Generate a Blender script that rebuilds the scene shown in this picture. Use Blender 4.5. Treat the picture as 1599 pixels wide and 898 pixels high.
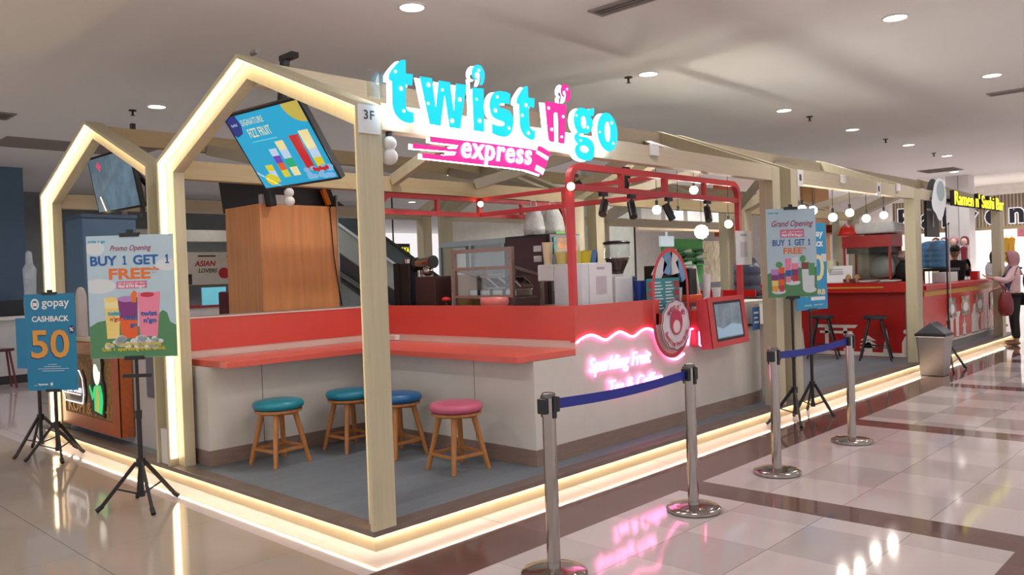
import bpy, bmesh, math, random
from mathutils import Vector, Matrix
random.seed(7)
PI = math.pi
SC = bpy.context.scene
COL = SC.collection
for o in list(bpy.data.objects):
    bpy.data.objects.remove(o)

# ------------------------------------------------------------ camera, world, exposure
cam_data = bpy.data.cameras.new('camera')
cam = bpy.data.objects.new('camera', cam_data)
COL.objects.link(cam)
CAM_F, CAM_YAW, CAM_PITCH, CAM_ROLL = 1266.6, 0.7650, -0.0157, -0.0351
CAM_POS = Vector((-2.7987, -3.8685, 1.6))
fw = Vector((math.cos(CAM_YAW) * math.cos(CAM_PITCH), math.sin(CAM_YAW) * math.cos(CAM_PITCH), math.sin(CAM_PITCH)))
rt0 = Vector((math.sin(CAM_YAW), -math.cos(CAM_YAW), 0))
up0 = rt0.cross(fw)
c_, s_ = math.cos(CAM_ROLL), math.sin(CAM_ROLL)
rt = rt0 * c_ + up0 * s_
up = up0 * c_ - rt0 * s_
cam.matrix_world = Matrix(((rt.x, up.x, -fw.x, CAM_POS.x), (rt.y, up.y, -fw.y, CAM_POS.y), (rt.z, up.z, -fw.z, CAM_POS.z), (0, 0, 0, 1)))
cam_data.sensor_fit = 'HORIZONTAL'
cam_data.sensor_width = 36.0
cam_data.lens = CAM_F * 36.0 / 1599.0
cam_data.clip_end = 200
SC.camera = cam

world = bpy.data.worlds.new('world')
SC.world = world
world.use_nodes = True
bg = world.node_tree.nodes['Background']
bg.inputs[0].default_value = (1.0, 0.95, 0.97, 1)
bg.inputs[1].default_value = 0.95
SC.view_settings.view_transform = 'Standard'
SC.view_settings.look = 'None'
SC.view_settings.exposure = 0.0
SC.view_settings.gamma = 1.0
SC.view_settings.use_curve_mapping = False
cy = SC.cycles
cy.max_bounces = 7
cy.diffuse_bounces = 3
cy.glossy_bounces = 4
cy.transmission_bounces = 5
cy.transparent_max_bounces = 8
cy.caustics_reflective = False
cy.caustics_refractive = False
cy.sample_clamp_indirect = 4.0
cy.use_denoising = True

H_CEIL = 4.0
PLAT = 0.130
LAMP_W = 21.0

def ceiling_lamp(x, y, w=LAMP_W, z=H_CEIL):
    l = bpy.data.lights.new('downlight_or_fill_lamp', 'AREA')
    l.shape = 'DISK'
    l.size = 0.21
    l.energy = w
    l.color = (1.0, 0.975, 0.99) if x > 7 else (1.0, 0.955, 0.93)
    l.spread = math.radians(150)
    o = bpy.data.objects.new('downlight_or_fill_lamp', l)
    o.location = (x, y, z - 0.02)
    COL.objects.link(o)

# ceiling lamps of the mall beyond the frame, plus fixtureless ones added to brighten ceiling and back
for lx, ly in [(-1.9, 1.7), (-5.5, 1.7), (1.9, -1.1), (-1.9, -1.1), (-5.5, -1.1), (13.0, -1.1), (16.8, -1.1),
               (2.0, -4.2), (-1.9, -4.4), (-5.5, -4.2), (5.7, -4.2), (9.4, -4.2), (13.0, -4.2), (1.9, -7.4), (5.7, -7.4), (9.4, -7.4), (-1.9, -7.4),
               (-1.9, 6.9), (-5.5, 6.9), (-1.9, 11.0), (-5.5, 11.0), (-1.9, 15.5), (3.5, 7.2), (7.2, 7.2), (11.0, 6.5), (3.0, 11.0), (6.5, 10.5), (3.0, 15.5), (7.0, 15.5), (10.5, 15.5), (15.0, 5.5), (19.0, 5.5), (13.0, -7.4), (16.8, -4.2), (20.5, -4.2), (20.5, -1.1), (1.9, -10.8), (5.7, -10.8), (9.4, -10.8), (-1.9, -10.8), (-5.5, -7.4)]:
    ceiling_lamp(lx, ly)

# ------------------------------------------------------------ materials
def lin(c):
    c = c / 255.0
    return c / 12.92 if c <= 0.04045 else ((c + 0.055) / 1.055) ** 2.4

def rgb(c):
    return (lin(c[0]), lin(c[1]), lin(c[2]), 1.0)

MATS = {}

def mat(name, col, rough=0.5, metal=0.0, em=None, es=0.0, var=0.06, scale=6.0, bump=0.0, stretch=None, alpha=1.0, trans=0.0, spec=0.5, coat=0.0):
    """Principled surface whose colour is varied a little by a noise pattern."""
    if name in MATS:
        return MATS[name]
    m = bpy.data.materials.new(name)
    m.use_nodes = True
    nt = m.node_tree
    b = nt.nodes['Principled BSDF']
    b.inputs['Roughness'].default_value = rough
    b.inputs['Metallic'].default_value = metal
    b.inputs['Specular IOR Level'].default_value = spec
    b.inputs['Alpha'].default_value = alpha
    b.inputs['Transmission Weight'].default_value = trans
    b.inputs['Coat Weight'].default_value = coat
    tc = nt.nodes.new('ShaderNodeTexCoord')
    mp = nt.nodes.new('ShaderNodeMapping')
    nt.links.new(tc.outputs['Object'], mp.inputs['Vector'])
    if stretch:
        mp.inputs['Scale'].default_value = stretch
    nz = nt.nodes.new('ShaderNodeTexNoise')
    nz.inputs['Scale'].default_value = scale
    nz.inputs['Detail'].default_value = 4
    nt.links.new(mp.outputs['Vector'], nz.inputs['Vector'])
    rp = nt.nodes.new('ShaderNodeValToRGB')
    c = rgb(col)
    rp.color_ramp.elements[0].position = 0.3
    rp.color_ramp.elements[1].position = 0.7
    rp.color_ramp.elements[0].color = tuple(max(0, x * (1 - var)) for x in c[:3]) + (1,)
    rp.color_ramp.elements[1].color = tuple(min(1, x * (1 + var)) for x in c[:3]) + (1,)
    nt.links.new(nz.outputs['Fac'], rp.inputs['Fac'])
    nt.links.new(rp.outputs['Color'], b.inputs['Base Color'])
    if em is not None:
        b.inputs['Emission Color'].default_value = rgb(em)
        b.inputs['Emission Strength'].default_value = es
    if bump:
        bp = nt.nodes.new('ShaderNodeBump')
        bp.inputs['Strength'].default_value = bump
        bp.inputs['Distance'].default_value = 0.01
        nt.links.new(nz.outputs['Fac'], bp.inputs['Height'])
        nt.links.new(bp.outputs['Normal'], b.inputs['Normal'])
    MATS[name] = m
    return m

def mnode(nt, op, a, b=None, c=None):
    n = nt.nodes.new('ShaderNodeMath')
    n.operation = op
    for i, v in enumerate((a, b, c)):
        if v is None:
            continue
        if isinstance(v, (int, float)):
            n.inputs[i].default_value = v
        else:
            nt.links.new(v, n.inputs[i])
    return n.outputs[0]

def mixc(nt, f, a, b):
    n = nt.nodes.new('ShaderNodeMix')
    n.data_type = 'RGBA'
    for k, v in ((0, f), (6, a), (7, b)):
        if isinstance(v, (int, float)):
            n.inputs[k].default_value = v
        elif isinstance(v, tuple):
            n.inputs[k].default_value = v
        else:
            nt.links.new(v, n.inputs[k])
    return n.outputs[2]

def floor_material():
    m = bpy.data.materials.new('polished_mall_tiles')
    m.use_nodes = True
    nt = m.node_tree
    b = nt.nodes['Principled BSDF']
    g = nt.nodes.new('ShaderNodeNewGeometry')
    s = nt.nodes.new('ShaderNodeSeparateXYZ')
    nt.links.new(g.outputs['Position'], s.inputs[0])
    X, Y = s.outputs[0], s.outputs[1]
    def between(v, a, c):
        return mnode(nt, 'MULTIPLY', mnode(nt, 'GREATER_THAN', v, a), mnode(nt, 'LESS_THAN', v, c))
    T = 0.544
    u = mnode(nt, 'DIVIDE', mnode(nt, 'SUBTRACT', X, 2.53), T)
    v = mnode(nt, 'DIVIDE', mnode(nt, 'ADD', Y, 0.66), 0.5275)
    fu, fv = mnode(nt, 'FLOOR', u), mnode(nt, 'FLOOR', v)
    cmb = nt.nodes.new('ShaderNodeCombineXYZ')
    nt.links.new(fu, cmb.inputs[0]); nt.links.new(fv, cmb.inputs[1])
    wn = nt.nodes.new('ShaderNodeTexWhiteNoise')
    nt.links.new(cmb.outputs[0], wn.inputs['Vector'])
    par = mnode(nt, 'MODULO', mnode(nt, 'ABSOLUTE', mnode(nt, 'ADD', fu, fv)), 2.0)
    south = mnode(nt, 'LESS_THAN', Y, -0.66)
    east = mnode(nt, 'MULTIPLY', mnode(nt, 'GREATER_THAN', X, -0.25), south)
    tone = mnode(nt, 'MULTIPLY', mnode(nt, 'MULTIPLY', par, east), mnode(nt, 'ADD', 0.45, mnode(nt, 'MULTIPLY', wn.outputs['Value'], 0.55)))
    far = mnode(nt, 'GREATER_THAN', X, 5.5)
    tone = mnode(nt, 'MULTIPLY', tone, mnode(nt, 'ADD', 0.6, mnode(nt, 'MULTIPLY', far, 0.6)))
    cream, grey, brown = rgb((200, 187, 186)), rgb((168, 158, 158)), rgb((104, 78, 72))
    cream = mixc(nt, mnode(nt, 'LESS_THAN', X, -0.25), cream, rgb((170, 156, 143)))
    col = mixc(nt, tone, cream, grey)
    nz = nt.nodes.new('ShaderNodeTexNoise')
    nz.inputs['Scale'].default_value = 2.2
    nz.inputs['Detail'].default_value = 6
    nt.links.new(g.outputs['Position'], nz.inputs['Vector'])
    col = mixc(nt, mnode(nt, 'MULTIPLY', nz.outputs['Fac'], 0.22), col, rgb((186, 170, 164)))
    band = mnode(nt, 'MULTIPLY', between(Y, -0.66, -0.235), mnode(nt, 'GREATER_THAN', X, -0.25))
    for a in (2.215, 5.27, 8.32, 11.37):
        band = mnode(nt, 'MAXIMUM', band, mnode(nt, 'MULTIPLY', between(X, a, a + 0.315), between(Y, -3.1, -0.235)))
    band = mnode(nt, 'MAXIMUM', band, mnode(nt, 'MULTIPLY', between(Y, -3.1, -2.77), mnode(nt, 'GREATER_THAN', X, -0.25)))
    col = mixc(nt, band, col, mixc(nt, wn.outputs['Value'], brown, rgb((116, 88, 82))))
    # joints
    def joint(t, w):
        f = mnode(nt, 'FRACT', t)
        return mnode(nt, 'MAXIMUM', mnode(nt, 'LESS_THAN', f, w), mnode(nt, 'GREATER_THAN', f, 1 - w))
    jt = mnode(nt, 'MULTIPLY', mnode(nt, 'MAXIMUM', mnode(nt, 'MULTIPLY', joint(u, 0.006), 0.45), joint(v, 0.006)), east)
    u2 = mnode(nt, 'DIVIDE', mnode(nt, 'ADD', X, 1.121), 1.0)
    v2 = mnode(nt, 'DIVIDE', mnode(nt, 'SUBTRACT', Y, 1.44), 1.0)
    jl = mnode(nt, 'MULTIPLY', mnode(nt, 'MAXIMUM', joint(u2, 0.004), mnode(nt, 'MULTIPLY', joint(v2, 0.003), 0.5)), mnode(nt, 'SUBTRACT', 1.0, east))
    jt = mnode(nt, 'MULTIPLY', mnode(nt, 'MAXIMUM', jt, jl), mnode(nt, 'SUBTRACT', 1.0, band))
    jt = mnode(nt, 'MULTIPLY', jt, 0.55)
    col = mixc(nt, jt, col, rgb((96, 84, 78)))
    nt.links.new(col, b.inputs['Base Color'])
    b.inputs['Roughness'].default_value = 0.07
    b.inputs['Specular IOR Level'].default_value = 0.55
    return m

def plank_material(name, c1, c2, gap, pw=0.18, rough=0.4):
    m = bpy.data.materials.new(name)
    m.use_nodes = True
    nt = m.node_tree
    b = nt.nodes['Principled BSDF']
    g = nt.nodes.new('ShaderNodeNewGeometry')
    br = nt.nodes.new('ShaderNodeTexBrick')
    br.inputs['Color1'].default_value = rgb(c1)
    br.inputs['Color2'].default_value = rgb(c2)
    br.inputs['Mortar'].default_value = rgb(gap)
    br.inputs['Scale'].default_value = 1.0
    br.inputs['Mortar Size'].default_value = 0.002
    br.inputs['Brick Width'].default_value = 1.2
    br.inputs['Row Height'].default_value = pw
    nt.links.new(g.outputs['Position'], br.inputs['Vector'])
    mp = nt.nodes.new('ShaderNodeMapping')
    mp.inputs['Scale'].default_value = (1.2, 9, 9)
    nt.links.new(g.outputs['Position'], mp.inputs['Vector'])
    nz = nt.nodes.new('ShaderNodeTexNoise')
    nz.inputs['Scale'].default_value = 2.0
    nz.inputs['Detail'].default_value = 6
    nt.links.new(mp.outputs['Vector'], nz.inputs['Vector'])
    col = mixc(nt, mnode(nt, 'MULTIPLY', nz.outputs['Fac'], 0.5), br.outputs['Color'], rgb(gap))
    nt.links.new(col, b.inputs['Base Color'])
    b.inputs['Roughness'].default_value = rough
    return m

def slat_material(name, c1, c2, pitch, axis=0):
    m = bpy.data.materials.new(name)
    m.use_nodes = True
    nt = m.node_tree
    b = nt.nodes['Principled BSDF']
    g = nt.nodes.new('ShaderNodeNewGeometry')
    s = nt.nodes.new('ShaderNodeSeparateXYZ')
    nt.links.new(g.outputs['Position'], s.inputs[0])
    f = mnode(nt, 'FRACT', mnode(nt, 'DIVIDE', s.outputs[axis], pitch))
    col = mixc(nt, mnode(nt, 'LESS_THAN', f, 0.3), rgb(c1), rgb(c2))
    nt.links.new(col, b.inputs['Base Color'])
    b.inputs['Roughness'].default_value = 0.6
    return m

def glass_material():
    m = bpy.data.materials.new('clear_glass')
    m.use_nodes = True
    nt = m.node_tree
    b = nt.nodes['Principled BSDF']
    nt.nodes.remove(b)
    out = nt.nodes['Material Output']
    tr = nt.nodes.new('ShaderNodeBsdfTransparent')
    tr.inputs[0].default_value = (0.93, 0.96, 0.96, 1)
    gl = nt.nodes.new('ShaderNodeBsdfGlossy')
    gl.inputs['Roughness'].default_value = 0.03
    lw = nt.nodes.new('ShaderNodeLayerWeight')
    lw.inputs['Blend'].default_value = 0.5
    fac = mnode(nt, 'ADD', 0.09, mnode(nt, 'MULTIPLY', mnode(nt, 'POWER', lw.outputs['Facing'], 4.0), 0.5))
    mx = nt.nodes.new('ShaderNodeMixShader')
    nt.links.new(fac, mx.inputs[0])
    nt.links.new(tr.outputs[0], mx.inputs[1])
    nt.links.new(gl.outputs[0], mx.inputs[2])
    nt.links.new(mx.outputs[0], out.inputs[0])
    return m

GLASS = glass_material()
FLOOR = floor_material()
DECK = plank_material('grey_vinyl_planks', (122, 132, 141), (110, 120, 129), (84, 92, 101))
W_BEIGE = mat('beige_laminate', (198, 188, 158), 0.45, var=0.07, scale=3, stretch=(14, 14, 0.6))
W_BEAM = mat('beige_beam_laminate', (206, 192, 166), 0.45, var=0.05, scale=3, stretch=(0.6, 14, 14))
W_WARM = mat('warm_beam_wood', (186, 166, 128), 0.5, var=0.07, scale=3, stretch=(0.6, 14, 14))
LED_W = mat('warm_white_led', (255, 244, 220), 0.5, em=(255, 224, 172), es=9.5, var=0)
LED_STRIP = mat('platform_led', (255, 244, 220), 0.5, em=(255, 240, 212), es=55.0, var=0)
CORAL = mat('coral_laminate', (214, 84, 74), 0.35, var=0.03)
CORAL_TOP = mat('coral_worktop', (222, 98, 84), 0.28, var=0.04)
CORAL_MET = mat('coral_painted_steel', (206, 66, 72), 0.4, var=0.03)
WHITE_PAN = mat('white_panel', (214, 210, 202), 0.45, var=0.03)
OFFWHITE = mat('offwhite_strip', (222, 206, 196), 0.45, var=0.03)
KICK = mat('brown_kickboard', (140, 118, 106), 0.5, var=0.1, stretch=(1, 1, 8))
TRIM = mat('dark_wood_edging', (108, 95, 90), 0.4, var=0.15, scale=4, stretch=(1.5, 1.5, 8))
FASCIA = mat('cream_fascia', (206, 186, 150), 0.55, var=0.04)
BLACK = mat('black_plastic', (26, 26, 28), 0.4, var=0.1)
BLACKM = mat('black_metal', (30, 29, 30), 0.45, var=0.1)
DARK = mat('dark_grey', (62, 64, 70), 0.5, var=0.06)
CHROME = mat('polished_steel', (172, 165, 160), 0.14, 1.0, var=0.03)
STEEL = mat('brushed_steel', (176, 170, 168), 0.32, 1.0, var=0.05, stretch=(1, 1, 12))
BLUE_T = mat('blue_belt', (36, 48, 150), 0.6, var=0.06, scale=60)
WOODLEG = mat('oak_wood', (184, 122, 66), 0.45, var=0.15, scale=4, stretch=(10, 10, 1))
CEILM = mat('ceiling_paint', (244, 245, 242), 0.8, var=0.015, scale=0.4)
WHITE = mat('plain_white', (232, 230, 228), 0.5, var=0.02)
GREYW = mat('grey_wall', (178, 172, 170), 0.6, var=0.03)
PAPER = mat('white_paper', (236, 234, 236), 0.7, var=0.02)
PLYW = mat('brown_wood_cladding', (216, 146, 90), 0.38, var=0.12, scale=2.5, stretch=(8, 8, 0.5))
BLUEGREY = mat('blue_grey_paint', (84, 110, 136), 0.5, var=0.04)
REDP = mat('red_laminate', (190, 26, 22), 0.3, var=0.05)
LAMPEM = mat('lamp_diffuser', (255, 255, 255), 0.5, em=(255, 250, 240), es=9.0, var=0)
BULB = mat('lit_bulb', (255, 255, 255), 0.5, em=(255, 244, 230), es=75.0, var=0)
BULBW = mat('warm_lit_bulb', (255, 240, 210), 0.5, em=(255, 224, 176), es=12.0, var=0)
SIGN_W = mat('lit_white_acrylic', (255, 255, 255), 0.4, em=(255, 255, 250), es=9.0, var=0)
SIGN_C = mat('lit_cyan_acrylic', (0, 150, 190), 0.4, em=(0, 208, 250), es=1.0, var=0)
SIGN_P = mat('lit_magenta_acrylic', (180, 20, 110), 0.4, em=(228, 44, 150), es=0.85, var=0)
BADGE_W = mat('soft_white_neon', (255, 255, 255), 0.4, em=(250, 250, 255), es=1.1, var=0)
NEON = mat('pink_neon', (255, 220, 240), 0.4, em=(255, 120, 190), es=6.0, var=0)

# ------------------------------------------------------------ mesh helpers
WOFF = {}     # object -> world offset of its origin (None = local coordinates)

def sm_poly(pts, it=2, keep=62):
    """Corner cutting that keeps the sharp corners of an outline."""
    for _ in range(it):
        out = []
        n = len(pts)
        for i in range(n):
            a, p, b = Vector(pts[i - 1]), Vector(pts[i]), Vector(pts[(i + 1) % n])
            d1, d2 = p - a, b - p
            if d1.length < 1e-9 or d2.length < 1e-9:
                continue
            if d1.angle(d2) > math.radians(keep):
                out.append(tuple(p))
            else:
                out.append(tuple(p - d1 * 0.25)); out.append(tuple(p + d2 * 0.25))
        pts = out
    return pts

def catmull(pts, n=8, closed=False):
    P = [Vector(p) for p in pts]
    out = []
    L = len(P)
    rng = range(L if closed else L - 1)
    for i in rng:
        p0 = P[i - 1] if (closed or i > 0) else P[i]
        p1, p2 = P[i], P[(i + 1) % L]
        p3 = P[(i + 2) % L] if (closed or i + 2 < L) else P[(i + 1) % L]
        for k in range(n):
            t = k / n
            out.append(0.5 * ((2 * p1) + (p2 - p0) * t + (2 * p0 - 5 * p1 + 4 * p2 - p3) * t * t + (3 * p1 - p0 - 3 * p2 + p3) * t ** 3))
    if not closed:
        out.append(P[-1])
    return out

def ell(cx, cy, rx, ry, n=28, rot=0.0):
    r = []
    for i in range(n):
        a = 2 * PI * i / n
        x, y = rx * math.cos(a), ry * math.sin(a)
        r.append((cx + x * math.cos(rot) - y * math.sin(rot), cy + x * math.sin(rot) + y * math.cos(rot)))
    return r

class MB:
    def __init__(s):
        s.v, s.f = [], []

    def add(s, vs, fs):
        k = len(s.v)
        s.v += [Vector(x) for x in vs]
        s.f += [[i + k for i in f] for f in fs]
        return s

    def box(s, x0, x1, y0, y1, z0, z1):
        vs = [(x, y, z) for z in (z0, z1) for y in (y0, y1) for x in (x0, x1)]
        return s.add(vs, [(0, 2, 3, 1), (4, 5, 7, 6), (0, 1, 5, 4), (2, 6, 7, 3), (0, 4, 6, 2), (1, 3, 7, 5)])

    def obox(s, c, d, M):
        vs = []
        for z in (-1, 1):
            for y in (-1, 1):
                for x in (-1, 1):
                    vs.append(Vector(c) + M @ Vector((x * d[0] / 2, y * d[1] / 2, z * d[2] / 2)))
        return s.add(vs, [(0, 2, 3, 1), (4, 5, 7, 6), (0, 1, 5, 4), (2, 6, 7, 3), (0, 4, 6, 2), (1, 3, 7, 5)])

    def bar(s, p0, p1, w, h, upv=(0, 0, 1)):
        """A straight bar of rectangular section from p0 to p1."""
        p0, p1 = Vector(p0), Vector(p1)
        d = (p1 - p0)
        L = d.length
        d.normalize()
        u = Vector(upv)
        if abs(d.dot(u)) > 0.98:
            u = Vector((0, 1, 0))
        side = d.cross(u).normalized()
        u2 = side.cross(d)
        M = Matrix((d, side, u2)).transposed()
        return s.obox((p0 + p1) / 2, (L, w, h), M)

    def cyl(s, p0, p1, r0, r1=None, n=16, caps=True):
        r1 = r0 if r1 is None else r1
        p0, p1 = Vector(p0), Vector(p1)
        d = (p1 - p0).normalized()
        a = Vector((1, 0, 0)) if abs(d.x) < 0.9 else Vector((0, 1, 0))
        u = d.cross(a).normalized()
        w = d.cross(u)
        vs, fs = [], []
        for p, r in ((p0, r0), (p1, r1)):
            for i in range(n):
                t = 2 * PI * i / n
                vs.append(p + (u * math.cos(t) + w * math.sin(t)) * r)
        for i in range(n):
            j = (i + 1) % n
            fs.append((i, j, n + j, n + i))
        if caps:
            fs.append(tuple(range(n - 1, -1, -1)))
            fs.append(tuple(range(n, 2 * n)))
        return s.add(vs, fs)

    def tube(s, pts, r, n=8, closed=False, caps=True):
        P = [Vector(p) for p in pts]
        rs = r if isinstance(r, (list, tuple)) else [r] * len(P)
        L = len(P)
        vs, fs = [], []
        prev = None
        for i, p in enumerate(P):
            a = P[i - 1] if (i > 0 or closed) else P[i]
            b = P[(i + 1) % L] if (i < L - 1 or closed) else P[i]
            d = (b - a).normalized()
            if prev is None:
                q = Vector((0, 0, 1)) if abs(d.z) < 0.9 else Vector((1, 0, 0))
                u = d.cross(q).normalized()
            else:
                u = (prev - d * prev.dot(d))
                u = u.normalized() if u.length > 1e-6 else d.cross(Vector((0, 0, 1))).normalized()
            prev = u
            w = d.cross(u)
            for k in range(n):
                t = 2 * PI * k / n
                vs.append(p + (u * math.cos(t) + w * math.sin(t)) * rs[i])
        for i in range(L if closed else L - 1):
            j = (i + 1) % L
            for k in range(n):
                m = (k + 1) % n
                fs.append((i * n + k, i * n + m, j * n + m, j * n + k))
        if caps and not closed:
            fs.append(tuple(range(n - 1, -1, -1)))
            fs.append(tuple(range((L - 1) * n, L * n)))
        return s.add(vs, fs)

    def lathe(s, prof, c=(0, 0, 0), n=28, caps=True, sx=1.0, sy=1.0):
        vs, fs = [], []
        c = Vector(c)
        for r, z in prof:
            for i in range(n):
                t = 2 * PI * i / n
                vs.append(c + Vector((r * math.cos(t) * sx, r * math.sin(t) * sy, z)))
        for k in range(len(prof) - 1):
            for i in range(n):
                j = (i + 1) % n
                fs.append((k * n + i, k * n + j, (k + 1) * n + j, (k + 1) * n + i))
        if caps:
            fs.append(tuple(range(n - 1, -1, -1)))
            fs.append(tuple(range((len(prof) - 1) * n, len(prof) * n)))
        return s.add(vs, fs)

    def ball(s, c, r, n=16, m=10, sz=1.0, sx=1.0, sy=1.0):
        prof = []
        for k in range(1, m):
            a = PI * k / m
            prof.append((r * math.sin(a), -r * math.cos(a) * sz))
        return s.lathe(prof, c, n, True, sx, sy)

    def prism(s, poly, o, u, v, depth):
        """Outline in the (u, v) plane at o, given thickness along u x v."""
        o, u, v = Vector(o), Vector(u), Vector(v)
        nrm = u.cross(v).normalized()
        n = len(poly)
        a = [o + u * p[0] + v * p[1] for p in poly]
        b = [q + nrm * depth for q in a]
        fs = [tuple(range(n - 1, -1, -1)), tuple(range(n, 2 * n))]
        for i in range(n):
            j = (i + 1) % n
            fs.append((i, j, n + j, n + i))
        return s.add(a + b, fs)

    def curve(s, cu, o, u, v, depth):
        ob = bpy.data.objects.new('tmp', cu)
        me = bpy.data.meshes.new_from_object(ob)
        o, u, v = Vector(o), Vector(u), Vector(v)
        nrm = u.cross(v).normalized()
        s.add([o + u * p.co.x + v * p.co.y + nrm * (p.co.z + depth / 2) for p in me.vertices], [list(f.vertices) for f in me.polygons])
        bpy.data.objects.remove(ob)
        bpy.data.meshes.remove(me)
        return s

    def outline(s, polys, o, u, v, depth):
        """Filled outlines with holes, thickness along u x v."""
        cu = bpy.data.curves.new('tmp', 'CURVE')
        cu.dimensions = '2D'
        cu.fill_mode = 'BOTH'
        cu.extrude = depth / 2
        for poly in polys:
            sp = cu.splines.new('POLY')
            sp.points.add(len(poly) - 1)
            for i, p in enumerate(poly):
                sp.points[i].co = (p[0], p[1], 0, 1)
            sp.use_cyclic_u = True
        s.curve(cu, o, u, v, depth)
        bpy.data.curves.remove(cu)
        return s

    def text(s, body, size, o, u, v, depth=0.001, bold=0.0, align='CENTER', shear=0.0, width=None, res=3, spacing=1.0):
        cu = bpy.data.curves.new('tmp', 'FONT')
        cu.body = body
        cu.size = size
        cu.align_x = align
        cu.shear = shear
        cu.offset = bold
        cu.extrude = depth / 2
        cu.resolution_u = res
        cu.space_character = spacing
        t = MB()
        t.curve(cu, (0, 0, 0), (1, 0, 0), (0, 1, 0), depth)
        bpy.data.curves.remove(cu)
        if not t.v:
            return s
        x0, x1 = min(p.x for p in t.v), max(p.x for p in t.v)
        k = width / (x1 - x0) if width else 1.0
        o, u, v = Vector(o), Vector(u), Vector(v)
        nrm = u.cross(v).normalized()
        s.add([o + u * p.x * k + v * p.y + nrm * p.z for p in t.v], t.f)
        return s

    def build(s, name, material, parent=None, smooth=False, bevel=0.0, seg=2, auto=False):
        me = bpy.data.meshes.new(name)
        ob = bpy.data.objects.new(name, me)
        if parent is not None:
            off = WOFF[parent]
            ob.parent = parent
            WOFF[ob] = off if off is None else Vector(off)
            sh = Vector((0, 0, 0)) if off is None else off
        else:
            xs = [p.x for p in s.v]; ys = [p.y for p in s.v]; zs = [p.z for p in s.v]
            sh = Vector(((min(xs) + max(xs)) / 2, (min(ys) + max(ys)) / 2, min(zs)))
            ob.location = sh
            WOFF[ob] = sh
        me.from_pydata([tuple(p - sh) for p in s.v], [], s.f)
        bm = bmesh.new()
        bm.from_mesh(me)
        bmesh.ops.recalc_face_normals(bm, faces=bm.faces)
        bm.to_mesh(me)
        bm.free()
        me.materials.append(material)
        if smooth:
            for p in me.polygons:
                p.use_smooth = True
            if auto:
                me.set_sharp_from_angle(angle=math.radians(40))
        if bevel:
            md = ob.modifiers.new('bevel', 'BEVEL')
            md.width = bevel
            md.segments = seg
            md.limit_method = 'ANGLE'
            md.angle_limit = math.radians(40)
        COL.objects.link(ob)
        return ob

def tag(o, label, cat, group=None, kind=None):
    o['label'] = label
    o['category'] = cat
    if group:
        o['group'] = group
    if kind:
        o['kind'] = kind
    return o

def thing(name, label, cat, loc=(0, 0, 0), rz=None, rot=None, group=None):
    """An Empty at the thing's base. Without rotation its parts are given in world coordinates, with rz/rot in its own."""
    o = bpy.data.objects.new(name, None)
    o.empty_display_size = 0.1
    COL.objects.link(o)
    o.location = loc
    if rz is not None or rot is not None:
        o.rotation_euler = rot if rot is not None else (0, 0, rz)
        WOFF[o] = None
    else:
        WOFF[o] = Vector(loc)
    return tag(o, label, cat, group)

def struct(ob):
    ob['kind'] = 'structure'
    return ob

def dup(root, loc, label, group=None, rz=None):
    """A copy of a thing with copies of its parts and their sub-parts."""
    r = root.copy()
    COL.objects.link(r)
    r.location = loc
    if rz is not None:
        r.rotation_euler[2] = rz
    r['label'] = label
    if group:
        r['group'] = group
    WOFF[r] = WOFF.get(root)
    for ch in list(root.children):
        c = ch.copy(); COL.objects.link(c); c.parent = r
        for g in list(ch.children):
            d = g.copy(); COL.objects.link(d); d.parent = c
    return r

UX, UY, UZ = Vector((1, 0, 0)), Vector((0, 1, 0)), Vector((0, 0, 1))

# ============================================================ ROOM
struct(MB().box(-9, 40, -14, 30, -0.12, 0.0).build('floor', FLOOR))
struct(MB().box(-9, 40, -14, 30, H_CEIL, H_CEIL + 0.15).build('ceiling', CEILM))

# ------------------------------------------------------------ kiosk platform
XE = 15.5
plat = thing('kiosk_platform', 'long raised kiosk platform with glowing warm edge and grey plank deck', 'platform', (0, 0, 0))
MB().box(0.03, XE, 0.03, 6.0, 0.0, 0.106).build('fascia', FASCIA, plat)
MB().box(0.12, XE, 0.12, 5.95, 0.106, PLAT).build('deck', DECK, plat)
MB().box(0.0, XE, 0.0, 0.12, 0.106, PLAT + 0.002).box(0.0, 0.12, 0.12, 6.0, 0.106, PLAT + 0.002).build('edge_trim', TRIM, plat, bevel=0.002)
MB().box(0.012, XE, 0.012, 0.018, 0.0995, 0.1055).build('led_strip', LED_STRIP, plat)
MB().box(0.012, 0.018, 0.0185, 6.0, 0.0995, 0.1055).build('led_strip', LED_STRIP, plat)
MB().box(0.0, XE, 0.0, 0.003, 0.0965, 0.106).box(0.0, 0.003, 0.003, 6.0, 0.0965, 0.106).build('light_cutoff_lip', TRIM, plat)  # thin lip added to cut the LED light off sharply on the floor

# ------------------------------------------------------------ house-shaped portal frames
EAVE, PEAK = 2.63, 3.205

def house(y0, y1, ins, z0=PLAT):
    """Outline (y, z) of a gable portal, open at the bottom, inset by ins."""
    ym = (y0 + y1) / 2
    sl = (PEAK - EAVE) / (ym - y0)
    a = math.atan(sl)
    e = EAVE - ins / math.cos(a) + ins * sl
    pk = PEAK - ins / math.cos(a)
    return [(y0 + ins, z0), (y0 + ins, e), (ym, pk), (y1 - ins, e), (y1 - ins, z0)]

def ring_pieces(y0, y1, i0, i1, x0, x1, z0=PLAT):
    """The four members (leg, rafter, rafter, leg) of a portal as closed outlines."""
    A, B = house(y0, y1, i0, z0), house(y0, y1, i1, z0)
    out = []
    for k in range(4):
        out.append(MB().prism([A[k], A[k + 1], B[k + 1], B[k]], (x0, 0, 0), UY, UZ, x1 - x0))
    return out

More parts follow.
